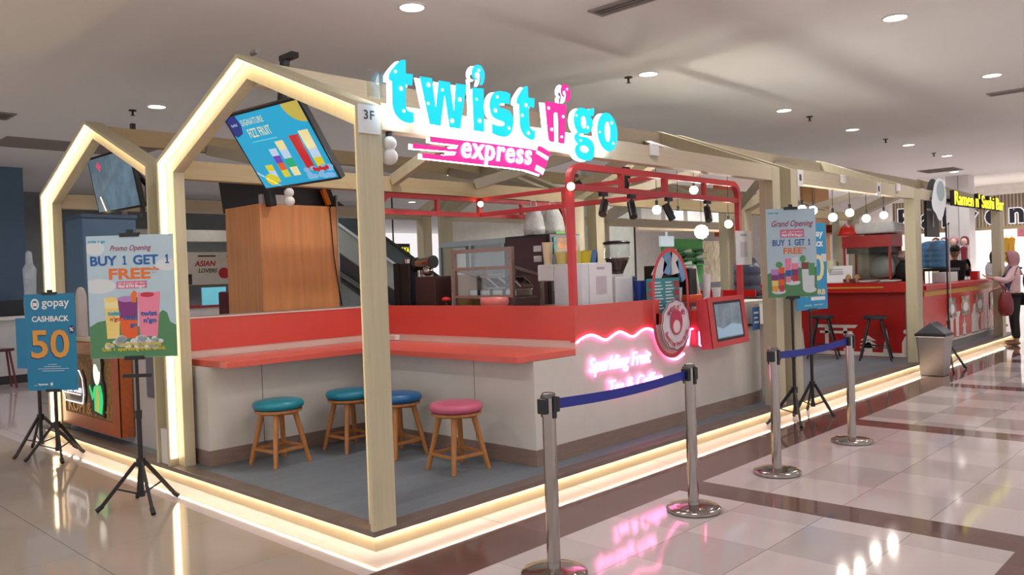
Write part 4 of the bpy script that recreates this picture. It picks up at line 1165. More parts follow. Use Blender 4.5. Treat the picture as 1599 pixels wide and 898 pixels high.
# promo opening poster
t = tripod('poster_stand', 'black tripod poster stand with promo opening buy 1 get 1 free poster', -0.45, 2.20, R(-46), 2.01, 0.33, 0.30, az=(157, 262, 13, 75))
MB().box(-0.1, 0.1, -0.012, 0.012, 0.95, 0.975).build('cross_handle', BLACKM, t)
S = Sheet(t, 0.627, 0.887, 1.097, -0.03, poster_mats('sky'))
S.oval('cloud', 0.12, 0.41, 0.20, 0.06); S.oval('cloud', 0.92, 0.25, 0.13, 0.05); S.oval('cloud', 0.1, 0.1, 0.11, 0.06)
S.poly('hill', [(0.002, 0.998), (0.998, 0.998), (0.998, 0.745), (0.93, 0.715), (0.90, 0.64), (0.85, 0.62), (0.80, 0.65), (0.78, 0.70), (0.6, 0.75), (0.4, 0.73), (0.2, 0.69), (0.1, 0.70), (0.002, 0.74)], 1)
S.text('cyan', 'twist n go', 0.12, 0.055, 0.03, 0.2, 0.001)
S.text('maroon', 'Promo Opening', 0.5, 0.125, 0.062, 0.48, 0.0005, 0.4)
S.text('blue', 'BUY', 0.185, 0.24, 0.105, 0.31, 0.003); S.one('blue', 0.435, 0.24, 0.074); S.text('blue', 'GET', 0.675, 0.24, 0.105, 0.29, 0.003); S.one('blue', 0.925, 0.24, 0.074)
S.text('orange', 'FREE*', 0.53, 0.355, 0.12, 0.58, 0.0035)
S.rect('pinkbox', 0.33, 0.375, 0.68, 0.435, 2)
S.text('wht', 'Mall BTM Bogor', 0.505, 0.427, 0.034, 0.31, 0.0008, lvl=4)
S.text('wht', 'all drinks all day', 0.505, 0.397, 0.022, 0.31, lvl=4)
S.cup(0.27, 0.51, 0.84, 0.18, ['cream', 'ltyel', 'ltyel', 'ltyel'])
S.cup(0.46, 0.51, 0.84, 0.23, ['purple', 'purple', 'odrink', 'odrink'], -0.01, 3)
S.cup(0.68, 0.47, 0.83, 0.26, ['pdrink', 'pdrink', 'pdrink', 'pdrink'], 0.02, 3)
S.oval('lilac', 0.44, 0.52, 0.10, 0.025, 4); S.oval('ltyel', 0.26, 0.52, 0.07, 0.02, 4)
S.poly('orange', [(0.50, 0.55), (0.55, 0.55), (0.56, 0.47), (0.53, 0.45), (0.49, 0.48)], 5)
S.oval('red', 0.68, 0.49, 0.08, 0.02, 5)
S.text('cyan', 'twist', 0.29, 0.65, 0.05, 0.15, 0.002, lvl=6); S.text('red', "n'go", 0.30, 0.695, 0.045, 0.12, 0.001, lvl=6)
S.text('blue', 'twist', 0.475, 0.69, 0.05, 0.17, 0.002, lvl=6); S.text('blue', 'go', 0.51, 0.745, 0.045, 0.08, 0.002, lvl=6)
S.text('blue', 'twist', 0.69, 0.66, 0.055, 0.19, 0.002, lvl=6); S.text('blue', "n'go", 0.70, 0.715, 0.05, 0.15, 0.002, lvl=6)
random.seed(3)
for k in range(26):
    S.oval('ice', 0.18 + 0.64 * random.random(), 0.84 + 0.07 * random.random(), 0.03 + 0.03 * random.random(), 0.015 + 0.015 * random.random(), 7)
S.text('yellow', 'Buy 1 sparkling sparkling', 0.5, 0.90, 0.042, 0.64, 0.0012, lvl=8)
S.text('yellow', 'Get 1 sparkling fruit drink', 0.5, 0.94, 0.042, 0.74, 0.0012, lvl=8)
S.done(); clips(t, 1.097, 1.984, -0.03)

# gopay banner
t = tripod('banner_stand', 'black tripod stand with blue 50 percent cashback banner', -0.28, 4.60, R(-53), 1.60, 0.33, 0.28, az=(154, 260, 21))
S = Sheet(t, 0.511, 0.913, 0.661, -0.03, poster_mats('gopay'))
S.oval('wht', 0.21, 0.105, 0.085, 0.058, 2, 0.66); S.rect('wht', 0.165, 0.09, 0.255, 0.125, 2)
S.text('wht', 'gopay', 0.62, 0.13, 0.12, 0.55, 0.0015, lvl=3)
S.text('wht', 'CASHBACK', 0.50, 0.285, 0.078, 0.74, 0.002, lvl=3)
S.text('navy', '50', 0.46, 0.665, 0.40, 0.77, 0.008, lvl=2)
S.text('gold', '50', 0.475, 0.655, 0.40, 0.77, 0.006, lvl=4)
S.oval('navy', 0.92, 0.375, 0.06, 0.045, 4); S.text('wht', '%', 0.92, 0.39, 0.05, 0.08, 0.001, lvl=5)
for k, (u0, u1) in enumerate(((0.42, 0.6), (0.34, 0.68), (0.22, 0.84), (0.30, 0.74))):
    S.rect('wht', u0, 0.73 + 0.022 * k, u1, 0.734 + 0.022 * k, 2)
S.text('wht', '__ layanan', 0.27, 0.945, 0.03, 0.28, 0.001); S.oval('wht', 0.48, 0.935, 0.025, 0.018, 3); S.text('cyan', 'diawasi oleh', 0.82, 0.945, 0.026, 0.2)
S.done(); clips(t, 0.661, 1.574, -0.03)
t = tripod('banner_stand', 'second black tripod stand just behind the cashback banner', -0.27, 5.12, R(-60), 1.35, 0.35, 0.33, 3, phase=2.6)
S = Sheet(t, 0.44, 0.5, 0.84, -0.03, poster_mats('gopay')); S.done()

# grand opening poster
t = tripod('poster_stand', 'black tripod poster stand with grand opening buy 1 get 1 free poster', 5.10, -0.215, R(-44), 2.16, 0.33, 0.33, az=(214, 148, 27))
S = Sheet(t, 0.508, 0.897, 1.273, -0.03, poster_mats('sky'))
S.poly('hill', [(0.002, 0.998), (0.998, 0.998), (0.998, 0.66), (0.85, 0.69), (0.6, 0.66), (0.35, 0.72), (0.15, 0.70), (0.002, 0.73)], 1)
S.text('cyan', 'twist n go', 0.15, 0.055, 0.026, 0.22, 0.001)
S.text('maroon', 'Grand Opening', 0.51, 0.20, 0.095, 0.84, 0.001, 0.4)
S.rect('pinkbox', 0.28, 0.235, 0.76, 0.325, 2); S.text('wht', 'Mall BTM Bogor', 0.52, 0.312, 0.042, 0.42, 0.001, lvl=4); S.text('wht', 'all drinks', 0.52, 0.272, 0.03, 0.42, lvl=4)
S.text('blue', 'BUY', 0.24, 0.415, 0.095, 0.25, 0.002); S.one('blue', 0.465, 0.415, 0.066); S.text('blue', 'GET', 0.665, 0.415, 0.095, 0.21, 0.002); S.one('blue', 0.86, 0.415, 0.066)
S.text('orange', 'FREE*', 0.56, 0.51, 0.098, 0.46, 0.0025)
S.oval('green', 0.24, 0.63, 0.07, 0.035, 2); S.oval('green', 0.72, 0.57, 0.06, 0.04, 2)
S.oval('ice', 0.22, 0.93, 0.14, 0.03, 2); S.oval('ice', 0.51, 0.835, 0.15, 0.028, 2); S.oval('ice', 0.85, 0.92, 0.13, 0.035, 2)
S.cup(0.15, 0.68, 0.93, 0.15, ['lilac', 'purple', 'ltyel', 'gold'], 0, 4); S.cup(0.28, 0.66, 0.93, 0.12, ['odrink', 'purple', 'odrink', 'red'], 0.01, 5)
S.cup(0.42, 0.56, 0.83, 0.12, ['pdrink', 'pdrink', 'blue', 'pdrink'], 0, 4); S.cup(0.56, 0.55, 0.82, 0.14, ['ice', 'pdrink', 'purple', 'red'], 0, 5)
S.cup(0.77, 0.61, 0.92, 0.16, ['brownd', 'ice', 'ice', 'ice'], 0, 4); S.cup(0.89, 0.62, 0.90, 0.13, ['green', 'green', 'ice', 'ice'], 0, 5)
S.done(); clips(t, 1.273, 2.17, -0.03)
MB().box(-0.02, 0.02, -0.015, 0.015, 1.24, 1.28).build('lower_clamp', BLACK, t)

# second gopay banner
t = tripod('banner_stand', 'black tripod stand with blue cashback banner behind the grand opening poster', 5.64, -0.165, R(-12), 2.03, 0.32, 0.24, az=(262, 38, 150))
S = Sheet(t, 0.534, 0.924, 1.117, -0.03, mat('bright_gopay', (30, 146, 196), 0.4))
S.text('wht', 'gopay', 0.6, 0.155, 0.11, 0.6, 0.003)
S.text('wht', 'CASHBACK', 0.5, 0.27, 0.075, 0.8, 0.004)
S.text('cream', '50', 0.5, 0.66, 0.42, 0.80, 0.006, lvl=4)
S.rect('ice', 0.82, 0.36, 0.985, 0.45, 5)
S.text('cream', 'Rp100RB', 0.55, 0.83, 0.085, 0.75, 0.003); S.rect('wht', 0.46, 0.855, 0.92, 0.895, 2); S.text('wht', 'gopay · partner', 0.55, 0.955, 0.03, 0.6)
S.done(); clips(t, 1.117, 2.041, -0.03)

# ============================================================ HANGING SCREENS
def hang_tv(label, c, w, h, az, tilt, em, es):
    t = thing('hanging_screen', label, 'screen', c, rot=(tilt, 0, az - PI * 1.5))
    MB().box(-w / 2, w / 2, 0.0, 0.045, -h / 2, h / 2).build('casing', BLACK, t, bevel=0.004)
    MB().box(-w / 2, w / 2, -0.006, -0.0005, -h / 2, h / 2).build('bezel', mat('gloss_black', (14, 14, 15), 0.15), t)
    MB().box(-0.2, 0.2, 0.046, 0.075, -0.15, 0.15).build('mount_plate', BLACK, t)
    return t
def scrm(k, col, es, var=0.0, scale=4):
    return mat('screen_' + k, col, 0.04, coat=0.6, em=col, es=es, var=var, scale=scale)
c1 = (0.386, 1.509, 2.608)
t = hang_tv('hanging screen showing a turquoise fizz fruit drinks advert', c1, 0.916, 0.649, R(185.3), R(34), None, 0)
scr = MB().box(-0.44, 0.44, -0.0075, -0.006, -0.305, 0.305).build('display', scrm('turquoise', (8, 150, 196), 0.75), t)
L = {}
def sl(k, col):
    return L.setdefault(k, (MB(), col))[0]
def sp_poly(k, col, pts, lvl=1):
    sl(k, col).prism(pts, (0, -0.0075 - 0.0003 * lvl, 0), UX, UZ, -0.0002)
sl('cream', (214, 206, 150)).text('SIGNATURE', 0.07, (-0.15, -0.0079, 0.215), UX, UZ, 0.0002, 0.0, 'CENTER', 0, 0.27, spacing=1.2)
sl('cream', (214, 206, 150)).text('FIZZ FRUIT', 0.10, (-0.13, -0.0079, 0.115), UX, UZ, 0.0002, 0.001, 'CENTER', 0, 0.27, spacing=1.1)
sp_poly('cyan_pale', (90, 190, 214), [(-0.28, 0.075), (0.03, 0.075), (0.03, 0.083), (-0.28, 0.083)])
sp_poly('navy', (10, 36, 120), [(-0.44, 0.16), (-0.41, 0.14), (-0.33, 0.16), (-0.30, 0.22), (-0.31, 0.305), (-0.44, 0.305)])
sl('white', (170, 196, 220)).text('twist', 0.04, (-0.375, -0.0083, 0.225), UX, UZ, 0.0002)
sp_poly('olive', (176, 164, 70), [(0.44, 0.305)] + [(0.44 + 0.19 * math.cos(a), 0.305 + 0.16 * math.sin(a)) for a in [PI + PI / 2 * k / 10 for k in range(11)]])
def scup(x, z0, z1, w, cols, lvl=1):
    n = len(cols)
    for i, (k, c) in enumerate(cols):
        a, b = z1 + (z0 - z1) * i / n, z1 + (z0 - z1) * (i + 1) / n
        sp_poly(k, c, [(x - w * (0.5 - 0.02 * (i + 1)), b), (x + w * (0.5 - 0.02 * (i + 1)), b), (x + w * (0.5 - 0.02 * i), a), (x - w * (0.5 - 0.02 * i), a)], lvl)
CR, PU, RE, YE, GR, WH, OR = ('cream', (214, 206, 150)), ('purple', (96, 60, 170)), ('red', (176, 24, 30)), ('yellow', (196, 190, 40)), ('green', (20, 160, 110)), ('white', (170, 196, 220)), ('orange', (200, 90, 40))
scup(-0.10, -0.24, 0.0, 0.09, [WH, PU, OR, YE]); scup(0.02, -0.24, 0.05, 0.10, [CR, WH, GR, CR]); scup(0.21, -0.22, 0.07, 0.11, [RE, RE, RE, RE]); scup(0.335, -0.20, 0.09, 0.11, [CR, CR, WH, YE]); scup(-0.25, -0.27, -0.12, 0.09, [YE, WH, YE])
random.seed(5)
for k in range(16):
    sl('ice', (120, 170, 206)).outline([ell(0.15 + 0.27 * random.random(), -0.29 + 0.09 * random.random(), 0.035, 0.02, 12)], (0, -0.0075 - 0.0003 * 2, 0), UX, UZ, -0.0002)
for k in range(5):
    sl('red', (176, 24, 30)).outline([ell(0.24 + 0.035 * k, -0.215 - 0.008 * (k % 2), 0.02, 0.018, 12)], (0, -0.0075 - 0.0003 * 3, 0), UX, UZ, -0.0002)
sl('yellow', YE[1]).outline([ell(-0.30, -0.24, 0.07, 0.05, 16)], (0, -0.0084, 0), UX, UZ, -0.0002)
for k, (m, c) in L.items():
    m.build(k + '_picture', scrm(k, c, 0.7), scr)
br = thing('screen_bracket', 'black ceiling bracket of the turquoise screen over the front ridge', 'bracket', (0.47, 1.55, 2.8))
MB().bar((0.47, 1.54, 3.29), (0.47, 1.64, 2.80), 0.05, 0.06).build('pole', BLACKM, br)
MB().box(0.44, 0.50, 1.40, 1.58, 3.26, 3.30).build('top_arm', BLACKM, br)
MB().bar((0.47, 1.50, 2.98), (0.50, 1.45, 2.76), 0.04, 0.04).build('side_arm', BLACKM, br)
c2 = (0.35, 4.649, 2.672)
t = hang_tv('hanging screen showing pale smoky blue clouds in the rear portal', c2, 0.998, 0.583, R(182.2), R(10), None, 0)
scr = MB().box(-0.48, 0.48, -0.0075, -0.006, -0.27, 0.27).build('display', scrm('cloud_blue', (104, 132, 152), 0.38, 0.55, 5), t)
MB().prism([(-0.32, 0.19), (-0.25, 0.13), (-0.20, 0.18), (-0.26, 0.24)], (0, -0.008, 0), UX, UZ, -0.0003).build('pink_mark', scrm('pink', (226, 80, 120), 0.6), scr)
br = thing('screen_bracket', 'black bracket of the smoky blue screen under the rear ridge', 'bracket', (0.45, 4.4, 2.4))
MB().bar((0.50, 4.5, 3.25), (0.50, 4.5, 2.75), 0.04, 0.05).build('pole', BLACKM, br)
MB().bar((0.50, 4.20, 2.62), (0.50, 4.20, 2.40), 0.03, 0.05).bar((0.50, 4.34, 2.5), (0.50, 4.34, 2.30), 0.03, 0.05).bar((0.50, 4.20, 2.60), (0.50, 4.5, 2.78), 0.03, 0.04).build('side_arm', BLACKM, br)
tag(MB().cyl((0.10, 1.36, 3.215), (0.10, 1.28, 3.215), 0.02, n=14).build('ridge_camera', mat('silver_body', (160, 158, 156), 0.35, 0.6), smooth=True, auto=True), 'small silver camera on the peak of the corner portal', 'camera')

# ============================================================ NEIGHBOUR KIOSK (rear portal)
nw = thing('kiosk_partition', 'pale grey kiosk front wall with dark strip behind the promo poster', 'wall panel', (0.3, 4.0, PLAT))
MB().box(0.22, 0.30, 2.98, 5.62, PLAT, 1.06).build('panel', GREYW, nw)
MB().box(0.212, 0.2195, 3.0, 3.70, 0.60, 1.02).build('dark_strip', mat('dark_slate', (88, 88, 98), 0.4), nw)
MB().box(0.205, 0.32, 2.98, 5.64, 1.06, 1.10).build('ledge', W_BEIGE, nw)
wb = thing('wooden_sign_box', 'brown wooden display box with glowing neon shop badge', 'display box', (0.12, 4.8, 0.19))
MB().box(0.10, 0.21, 4.02, 5.62, 0.20, 1.05).build('box', mat('brown_box_wood', (160, 84, 44), 0.4, var=0.12, stretch=(6, 0.6, 6)), wb)
MB().outline([[(4.02, 0.20), (5.62, 0.20), (5.62, 1.05), (4.02, 1.05)], [(4.20, 0.33), (5.5, 0.33), (5.5, 0.95), (4.20, 0.95)]], (0.10, 0, 0), UY, UZ, -0.03).build('frame', mat('brown_frame_wood', (172, 88, 46), 0.35, var=0.08), wb)
MB().box(0.093, 0.0995, 4.20, 5.5, 0.33, 0.95).build('shaggy_back', mat('hessian_back', (150, 112, 66), 0.8, var=0.35, scale=30, bump=0.5), wb)
oct_ = [(4.90, 0.45), (5.42, 0.45), (5.50, 0.54), (5.50, 0.70), (5.42, 0.79), (4.97, 0.79), (4.89, 0.71), (4.86, 0.55)]
octc = [(-(y - 5.19), z) for y, z in oct_]
badge = MB().outline([octc], (0.06, 5.19, 0), -UY, UZ, -0.03).build('badge', mat('badge_brown', (70, 52, 54), 0.4), wb)
MB().outline([octc, [(a * 0.95, 0.62 + (b - 0.62) * 0.93) for a, b in octc]], (0.058, 5.19, 0), -UY, UZ, 0.004).build('badge_rim', BADGE_W, badge)
MB().text('BY', 0.11, (0.056, 5.16, 0.655), -UY, UZ, 0.002, 0.0005).text('Bapak Otom', 0.11, (0.056, 5.17, 0.56), -UY, UZ, 0.002, 0.0005, width=0.5).box(0.054, 0.058, 4.95, 5.43, 0.535, 0.545).build('badge_lettering', BADGE_W, badge)
MB().text('KOPI & TEH', 0.16, (0.0925, 4.85, 0.36), -UY, UZ, 0.012, 0.004, width=1.1).build('raised_letters', mat('gold_letters', (176, 128, 72), 0.4), wb)
fgx = 0.07
fgo = thing('figure_sign', 'small lit cut-out figure in green jacket on the wooden box', 'sign', (0.07, 4.5, 0.38))
MB().outline([sm_poly([(-0.18, 0.39), (0.14, 0.36), (0.18, 0.65), (0.10, 0.75), (0.14, 0.9), (0.06, 0.96), (-0.1, 0.93), (-0.16, 0.75), (-0.26, 0.6)], 1)], (0.0905, 4.52, 0), -UY, UZ, 0.02).build('dark_backing', BLACK, fgo)
GJ = mat('lit_green', (40, 170, 96), 0.4, em=(60, 220, 130), es=0.7)
MB().outline([sm_poly([(-0.09, 0.41), (0.10, 0.39), (0.15, 0.55), (0.09, 0.67), (-0.07, 0.67), (-0.13, 0.57), (-0.20, 0.66), (-0.22, 0.63), (-0.14, 0.51), (-0.09, 0.55)], 1)], (0.0685, 4.52, 0), -UY, UZ, 0.004).build('jacket', GJ, fgo)
MB().prism([(-0.03, 0.415), (0.03, 0.41), (0.03, 0.65), (-0.02, 0.65)], (0.0655, 4.52, 0), -UY, UZ, 0.002).build('shirt', mat('lit_gold', (214, 166, 60), 0.4, em=(220, 170, 70), es=0.6), fgo)
MB().outline([ell(0.0, 0.79, 0.085, 0.12)], (0.0665, 4.52, 0), -UY, UZ, 0.003).build('face', mat('lit_face', (250, 246, 226), 0.4, em=(255, 250, 230), es=1.0), fgo)
MB().outline([sm_poly([(-0.09, 0.86), (0.0, 0.88), (0.07, 0.80), (0.12, 0.83), (0.11, 0.94), (0.0, 0.97), (-0.08, 0.93)], 2)], (0.065, 4.52, 0), -UY, UZ, 0.003).build('hair', mat('lit_hair', (150, 150, 132), 0.5, em=(150, 150, 132), es=0.3), fgo)
tag(MB().outline([[(-0.15, 1.105), (0.15, 1.105), (0.15, 1.48)] + [(0.15 * math.cos(a), 1.48 + 0.15 * math.sin(a)) for a in [PI * k / 12 for k in range(1, 12)]] + [(-0.15, 1.48)]], (0.27, 5.45, 0), -UY, UZ, 0.02).build('rounded_board', mat('frosted_board', (206, 196, 192), 0.5)), 'pale round-topped board standing on the kiosk ledge', 'board')
kc = thing('rear_kiosk_counter', 'dark grey inner counter behind the wooden display box', 'counter', (0.7, 4.4, PLAT))
MB().box(0.33, 1.0, 3.42, 5.6, PLAT, 1.02).build('body', DARK, kc)

# ============================================================ SECOND BAY: red ramen bar
XR = 10.15
rb = thing('red_bar', 'red bar counter with white city silhouettes behind two black stools', 'counter', (10.4, 1.4, PLAT))
MB().box(XR, 10.6, 0.26, 3.2, PLAT, 1.13).build('front_panel', mat('deep_red_panel', (168, 18, 14), 0.35, var=0.05), rb)
MB().box(10.0, 10.75, 0.25, 3.2, 1.13, 1.285).build('worktop', REDP, rb, bevel=0.004)
MB().box(9.992, 9.9995, 0.6, 3.1, 1.20, 1.222).build('gold_line', mat('gold_line', (214, 160, 60), 0.4), rb)
MB().box(XR - 0.02, XR - 0.005, 0.30, 0.33, PLAT, 1.12).build('metal_edge', STEEL, rb)
SIL = mat('silhouette_white', (226, 214, 206), 0.5)
sil = MB()
def sila(pts, y0):
    sil.prism([(y, z) for y, z in pts], (XR - 0.001, 0, 0), UY, UZ, -0.003)
sila([(0.27, 0.14), (2.6, 0.14), (2.6, 0.20), (0.27, 0.20)], 0)
for poly in ([(1.75, 0.62), (1.05, 0.62), (1.10, 0.57), (1.70, 0.57)], [(1.66, 0.52), (1.14, 0.52), (1.14, 0.48), (1.66, 0.48)], [(1.58, 0.57), (1.52, 0.57), (1.52, 0.2), (1.58, 0.2)], [(1.28, 0.57), (1.22, 0.57), (1.22, 0.2), (1.28, 0.2)],
             [(0.90, 0.46), (0.78, 0.38), (1.02, 0.38)], [(0.90, 0.40), (0.77, 0.32), (1.03, 0.32)], [(0.90, 0.36), (0.76, 0.26), (1.04, 0.26)], [(0.96, 0.32), (0.84, 0.32), (0.84, 0.2), (0.96, 0.2)], [(0.62, 0.58), (0.585, 0.35), (0.655, 0.35)], [(0.655, 0.36), (0.585, 0.36), (0.56, 0.2), (0.68, 0.2)],
             [(0.27, 0.2), (0.27, 0.56), (0.36, 0.56), (0.38, 0.52), (0.33, 0.48), (0.36, 0.44), (0.40, 0.36), (0.40, 0.2)], [(1.95, 0.55), (1.92, 0.2), (1.99, 0.2)], [(2.2, 0.5), (2.1, 0.2), (2.3, 0.2)]):
    sila(poly, 0)
sil.build('white_silhouettes', SIL, rb)

def black_stool(label):
    t = thing('bar_stool', label, 'stool', (0, 0, PLAT), rz=0.3, group='black bar stools')
    MB().lathe([(0.0, 0.615), (0.15, 0.615), (0.17, 0.625), (0.17, 0.66), (0.15, 0.667), (0.0, 0.667)], n=26).build('seat', mat('dark_blue_seat', (40, 46, 58), 0.4), t, True, auto=True)
    for k in range(4):
        a = PI / 4 + PI / 2 * k
        c, s = math.cos(a), math.sin(a)
        MB().cyl((0.11 * c, 0.11 * s, 0.615), (0.31 * c, 0.31 * s, 0), 0.017, 0.014, 10).build('leg', BLACKM, t, True, auto=True)
    for k in range(4):
        a, b = PI / 4 + PI / 2 * k, PI / 4 + PI / 2 * (k + 1)
        r = 0.255 if k % 2 else 0.24
        z = 0.20 if k % 2 else 0.26
        MB().bar((r * math.cos(a), r * math.sin(a), z), (r * math.cos(b), r * math.sin(b), z), 0.014, 0.014).build('foot_rail', BLACKM, t)
    return t
b1 = black_stool('black bar stool before the pagoda silhouette, right of the far barrier post')
b1.location = (9.74, 0.64, PLAT)
dup(b1, (9.70, 1.42, PLAT), 'black bar stool before the gate silhouette, behind the cashback banner', 'black bar stools')

sc_ = thing('side_counter', 'white side counter with red top strip behind the grand opening poster', 'counter', (6.4, 1.9, PLAT))
MB().box(6.2, 6.6, 0.75, 2.6, 0.9, 1.19).build('white_apron', WHITE_PAN, sc_)
MB().box(6.3, 6.6, 0.85, 2.6, PLAT, 0.9).build('base', mat('taupe_panel', (150, 132, 128), 0.5), sc_)
MB().box(6.18, 6.62, 0.72, 2.6, 1.19, 1.235).build('worktop', DARK, sc_)
MB().box(6.19, 6.21, 0.74, 2.6, 1.235, 1.32).build('red_strip', REDP, sc_)
jg = thing('water_jug', 'dark navy water jug standing on the side counter left of the poster', 'jug', (6.6, 0.95, 1.236))
MB().lathe([(0.13, 1.236), (0.16, 1.25), (0.165, 1.34), (0.15, 1.36), (0.165, 1.38), (0.165, 1.47), (0.15, 1.49), (0.165, 1.51), (0.16, 1.60), (0.10, 1.70), (0.045, 1.73), (0.045, 1.78)], (6.45, 0.98, 0), 24).build('body', mat('navy_jug', (52, 60, 82), 0.3), jg, True)
MB().lathe([(0.05, 1.77), (0.05, 1.80), (0.0, 1.803)], (6.45, 0.98, 0), 16).build('cap', DARK, jg, True)

# food warmer on the red bar
fwm = thing('food_warmer', 'red framed glass food warmer on the red bar', 'food warmer', (10.45, 0.95, 1.286))
WX0, WX1, WY0, WY1 = 10.12, 10.62, 0.52, 1.24
RM = mat('red_metal', (176, 34, 40), 0.35, var=0.04)
for (x, y) in ((WX0, WY0), (WX0, WY1 - 0.03), (WX1 - 0.03, WY0), (WX1 - 0.03, WY1 - 0.03)):
    MB().box(x, x + 0.03, y, y + 0.03, 1.286, 1.83).build('corner_post', RM, fwm)
MB().box(WX0 - 0.01, WX1 + 0.01, WY0 - 0.01, WY1 + 0.01, 1.83, 2.02).build('red_hood', RM, fwm, bevel=0.006)
MB().box(WX0, WX1, WY0, WY1, 1.286, 1.33).build('base_tray', STEEL, fwm)
MB().box(WX0 + 0.04, WX1 - 0.04, WY0 + 0.04, WY1 - 0.04, 1.74, 1.829).build('heater', DARK, fwm)
MB().box(WX0 + 0.012, WX0 + 0.016, WY0 + 0.03, WY1 - 0.03, 1.33, 1.83).build('glass_pane', GLASS, fwm)
MB().box(WX1 - 0.02, WX1 - 0.012, WY0 + 0.03, WY1 - 0.03, 1.33, 1.83).build('steel_back', mat('dull_steel', (170, 168, 160), 0.4, 0.5), fwm)
MB().lathe([(0.02, 1.34), (0.17, 1.36), (0.20, 1.45), (0.19, 1.56), (0.14, 1.66), (0.05, 1.70)], (10.36, 0.73, 0), 22).build('covered_pot', mat('grey_pot', (178, 178, 172), 0.35), fwm, True)
wp = thing('plastic_sheet', 'folded white plastic sheet lying on the food warmer', 'sheet', (10.35, 0.75, 2.02))
MB().obox((10.36, 0.76, 2.12), (0.5, 0.62, 0.17), Matrix.Rotation(0.03, 3, 'Y')).build('folded_sheet', mat('white_plastic', (226, 230, 232), 0.35, var=0.08, bump=0.6, scale=9), wp, bevel=0.05, seg=3)
rp = thing('plastic_bag', 'crumpled red plastic bag lying on the food warmer', 'bag', (10.25, 1.16, 2.02))
MB().add([(10.0, 1.02, 2.03), (10.3, 1.0, 2.03), (10.32, 1.26, 2.03), (10.0, 1.27, 2.03), (10.05, 1.05, 2.12), (10.25, 1.08, 2.17), (10.2, 1.22, 2.24), (10.02, 1.23, 2.15)], [(0, 3, 2, 1), (0, 1, 5, 4), (1, 2, 6, 5), (2, 3, 7, 6), (3, 0, 4, 7), (4, 5, 6), (4, 6, 7)]).build('bag', mat('red_plastic', (226, 50, 44), 0.3, var=0.15, bump=0.5, scale=12), rp, True)
cardw = thing('table_card', 'white card with red print standing at the edge of the red bar', 'card', (10.02, 1.25, 1.286))
MB().obox((10.03, 1.27, 1.425), (0.004, 0.40, 0.27), Matrix.Rotation(0.12, 3, 'Y')).build('sheet', PAPER, cardw)
for k in range(4):
    MB().obox((10.016 + 0.004 * k, 1.32, 1.50 - 0.035 * k), (0.002, 0.22, 0.008), Matrix.Rotation(0.12, 3, 'Y')).build('printed_line', mat('grey_ink', (130, 130, 150), 0.6), cardw)
for k, y in enumerate((1.13, 0.99)):
    t = thing('red_sauce_bottle', ('clear squeeze bottle with red cap in front of the white card', 'clear squeeze bottle with red cap left of the white plates')[k], 'bottle', (10.03, y, 1.286))
    MB().lathe([(0.04, 1.287), (0.045, 1.30), (0.045, 1.38), (0.02, 1.42)], (9.98 + 0.05, y, 0), 16).build('body', mat('amber_plastic', (176, 132, 90), 0.3), t, True)
    MB().box(9.99, 10.0, y - 0.07, y + 0.07, 1.30, 1.35).build('red_label', mat('maroon_label', (110, 24, 40), 0.4), t)
for k, y in enumerate((0.86, 0.52)):
    tag(MB().lathe([(0.0, 1.287), (0.12, 1.29), (0.155, 1.315), (0.15, 1.32), (0.0, 1.30)], (10.10, y, 0), 26).build('plate', WHITE, smooth=True), ('white plate at the foot of the food warmer', 'white plate at the right end of the red bar')[k], 'plate', 'white plates on the red bar')
pcup = cup('paper_cup', 'pale checked paper bucket beside the food warmer', 10.10, 1.42, 1.286, 0.085, 0.36, mat('checked_paper', (222, 224, 190), 0.5))
bgb = thing('black_bag', 'black bag and patterned cloth heaped at the end of the red bar', 'bag', (10.45, 0.40, 1.286))
MB().ball((10.40, 0.40, 1.45), 0.19, 16, 10, 0.9, 1.0, 0.7).build('black_sack', mat('black_fabric', (20, 20, 22), 0.8, bump=0.6, scale=14), bgb, True)
MB().ball((10.40, 0.40, 1.68), 0.15, 16, 10, 0.55, 1.0, 0.85).build('patterned_cloth', mat('patterned_cloth', (150, 120, 120), 0.8, var=0.8, scale=22), bgb, True)
for (x, y, z0, z1, lab) in ((10.68, 0.36, 1.286, 1.5, 'brown carton behind the black bag'), (10.5, 1.6, 1.286, 1.62, 'brown carton on the red bar left of the food warmer')):
    tag(MB().box(x - 0.08, x + 0.08, y - 0.10, y + 0.12, z0, z1).build('carton', mat('cardboard', (150, 112, 66), 0.7), bevel=0.004), lab, 'carton')

# ramen front counter
rf = thing('ramen_counter', 'red ramen counter with picture tiles and white landmark silhouettes', 'counter', (12.8, 0.5, PLAT))
MB().box(10.77, 15.3, 0.27, 0.60, PLAT + 0.12, 1.13).build('front_panel', mat('red_front', (196, 36, 26), 0.22, var=0.05), rf)
MB().box(10.77, 15.3, 0.28, 0.60, PLAT, PLAT + 0.12).build('plinth', mat('grey_plinth', (134, 126, 122), 0.5), rf)
MB().box(10.76, 15.3, 0.22, 0.64, 1.13, 1.20).build('worktop', REDP, rf, bevel=0.004)
MB().box(10.8, 15.3, 0.262, 0.2695, 1.03, 1.10).build('gold_line', mat('gold_line', (214, 160, 60), 0.4), rf)
for k, x in enumerate((12.2, 13.0, 13.9, 14.85)):
    w = 0.24
    pt = MB().box(x - w, x + w, 0.258, 0.2695, 0.62, 0.95).build('picture_tile', mat('dish_picture_%d' % k, ((150, 130, 120), (176, 160, 140), (160, 140, 120), (150, 140, 130))[k], 0.4, var=0.9, scale=9), rf)
    MB().outline([ell(x, 0.76, 0.15, 0.08, 18)], (0, 0.257, 0), UX, UZ, -0.001).build('bowl_print', PAPER, pt)
sil2 = MB()
def s2(pts):
    sil2.outline([pts], (0, 0.268, 0), UX, UZ, -0.003)
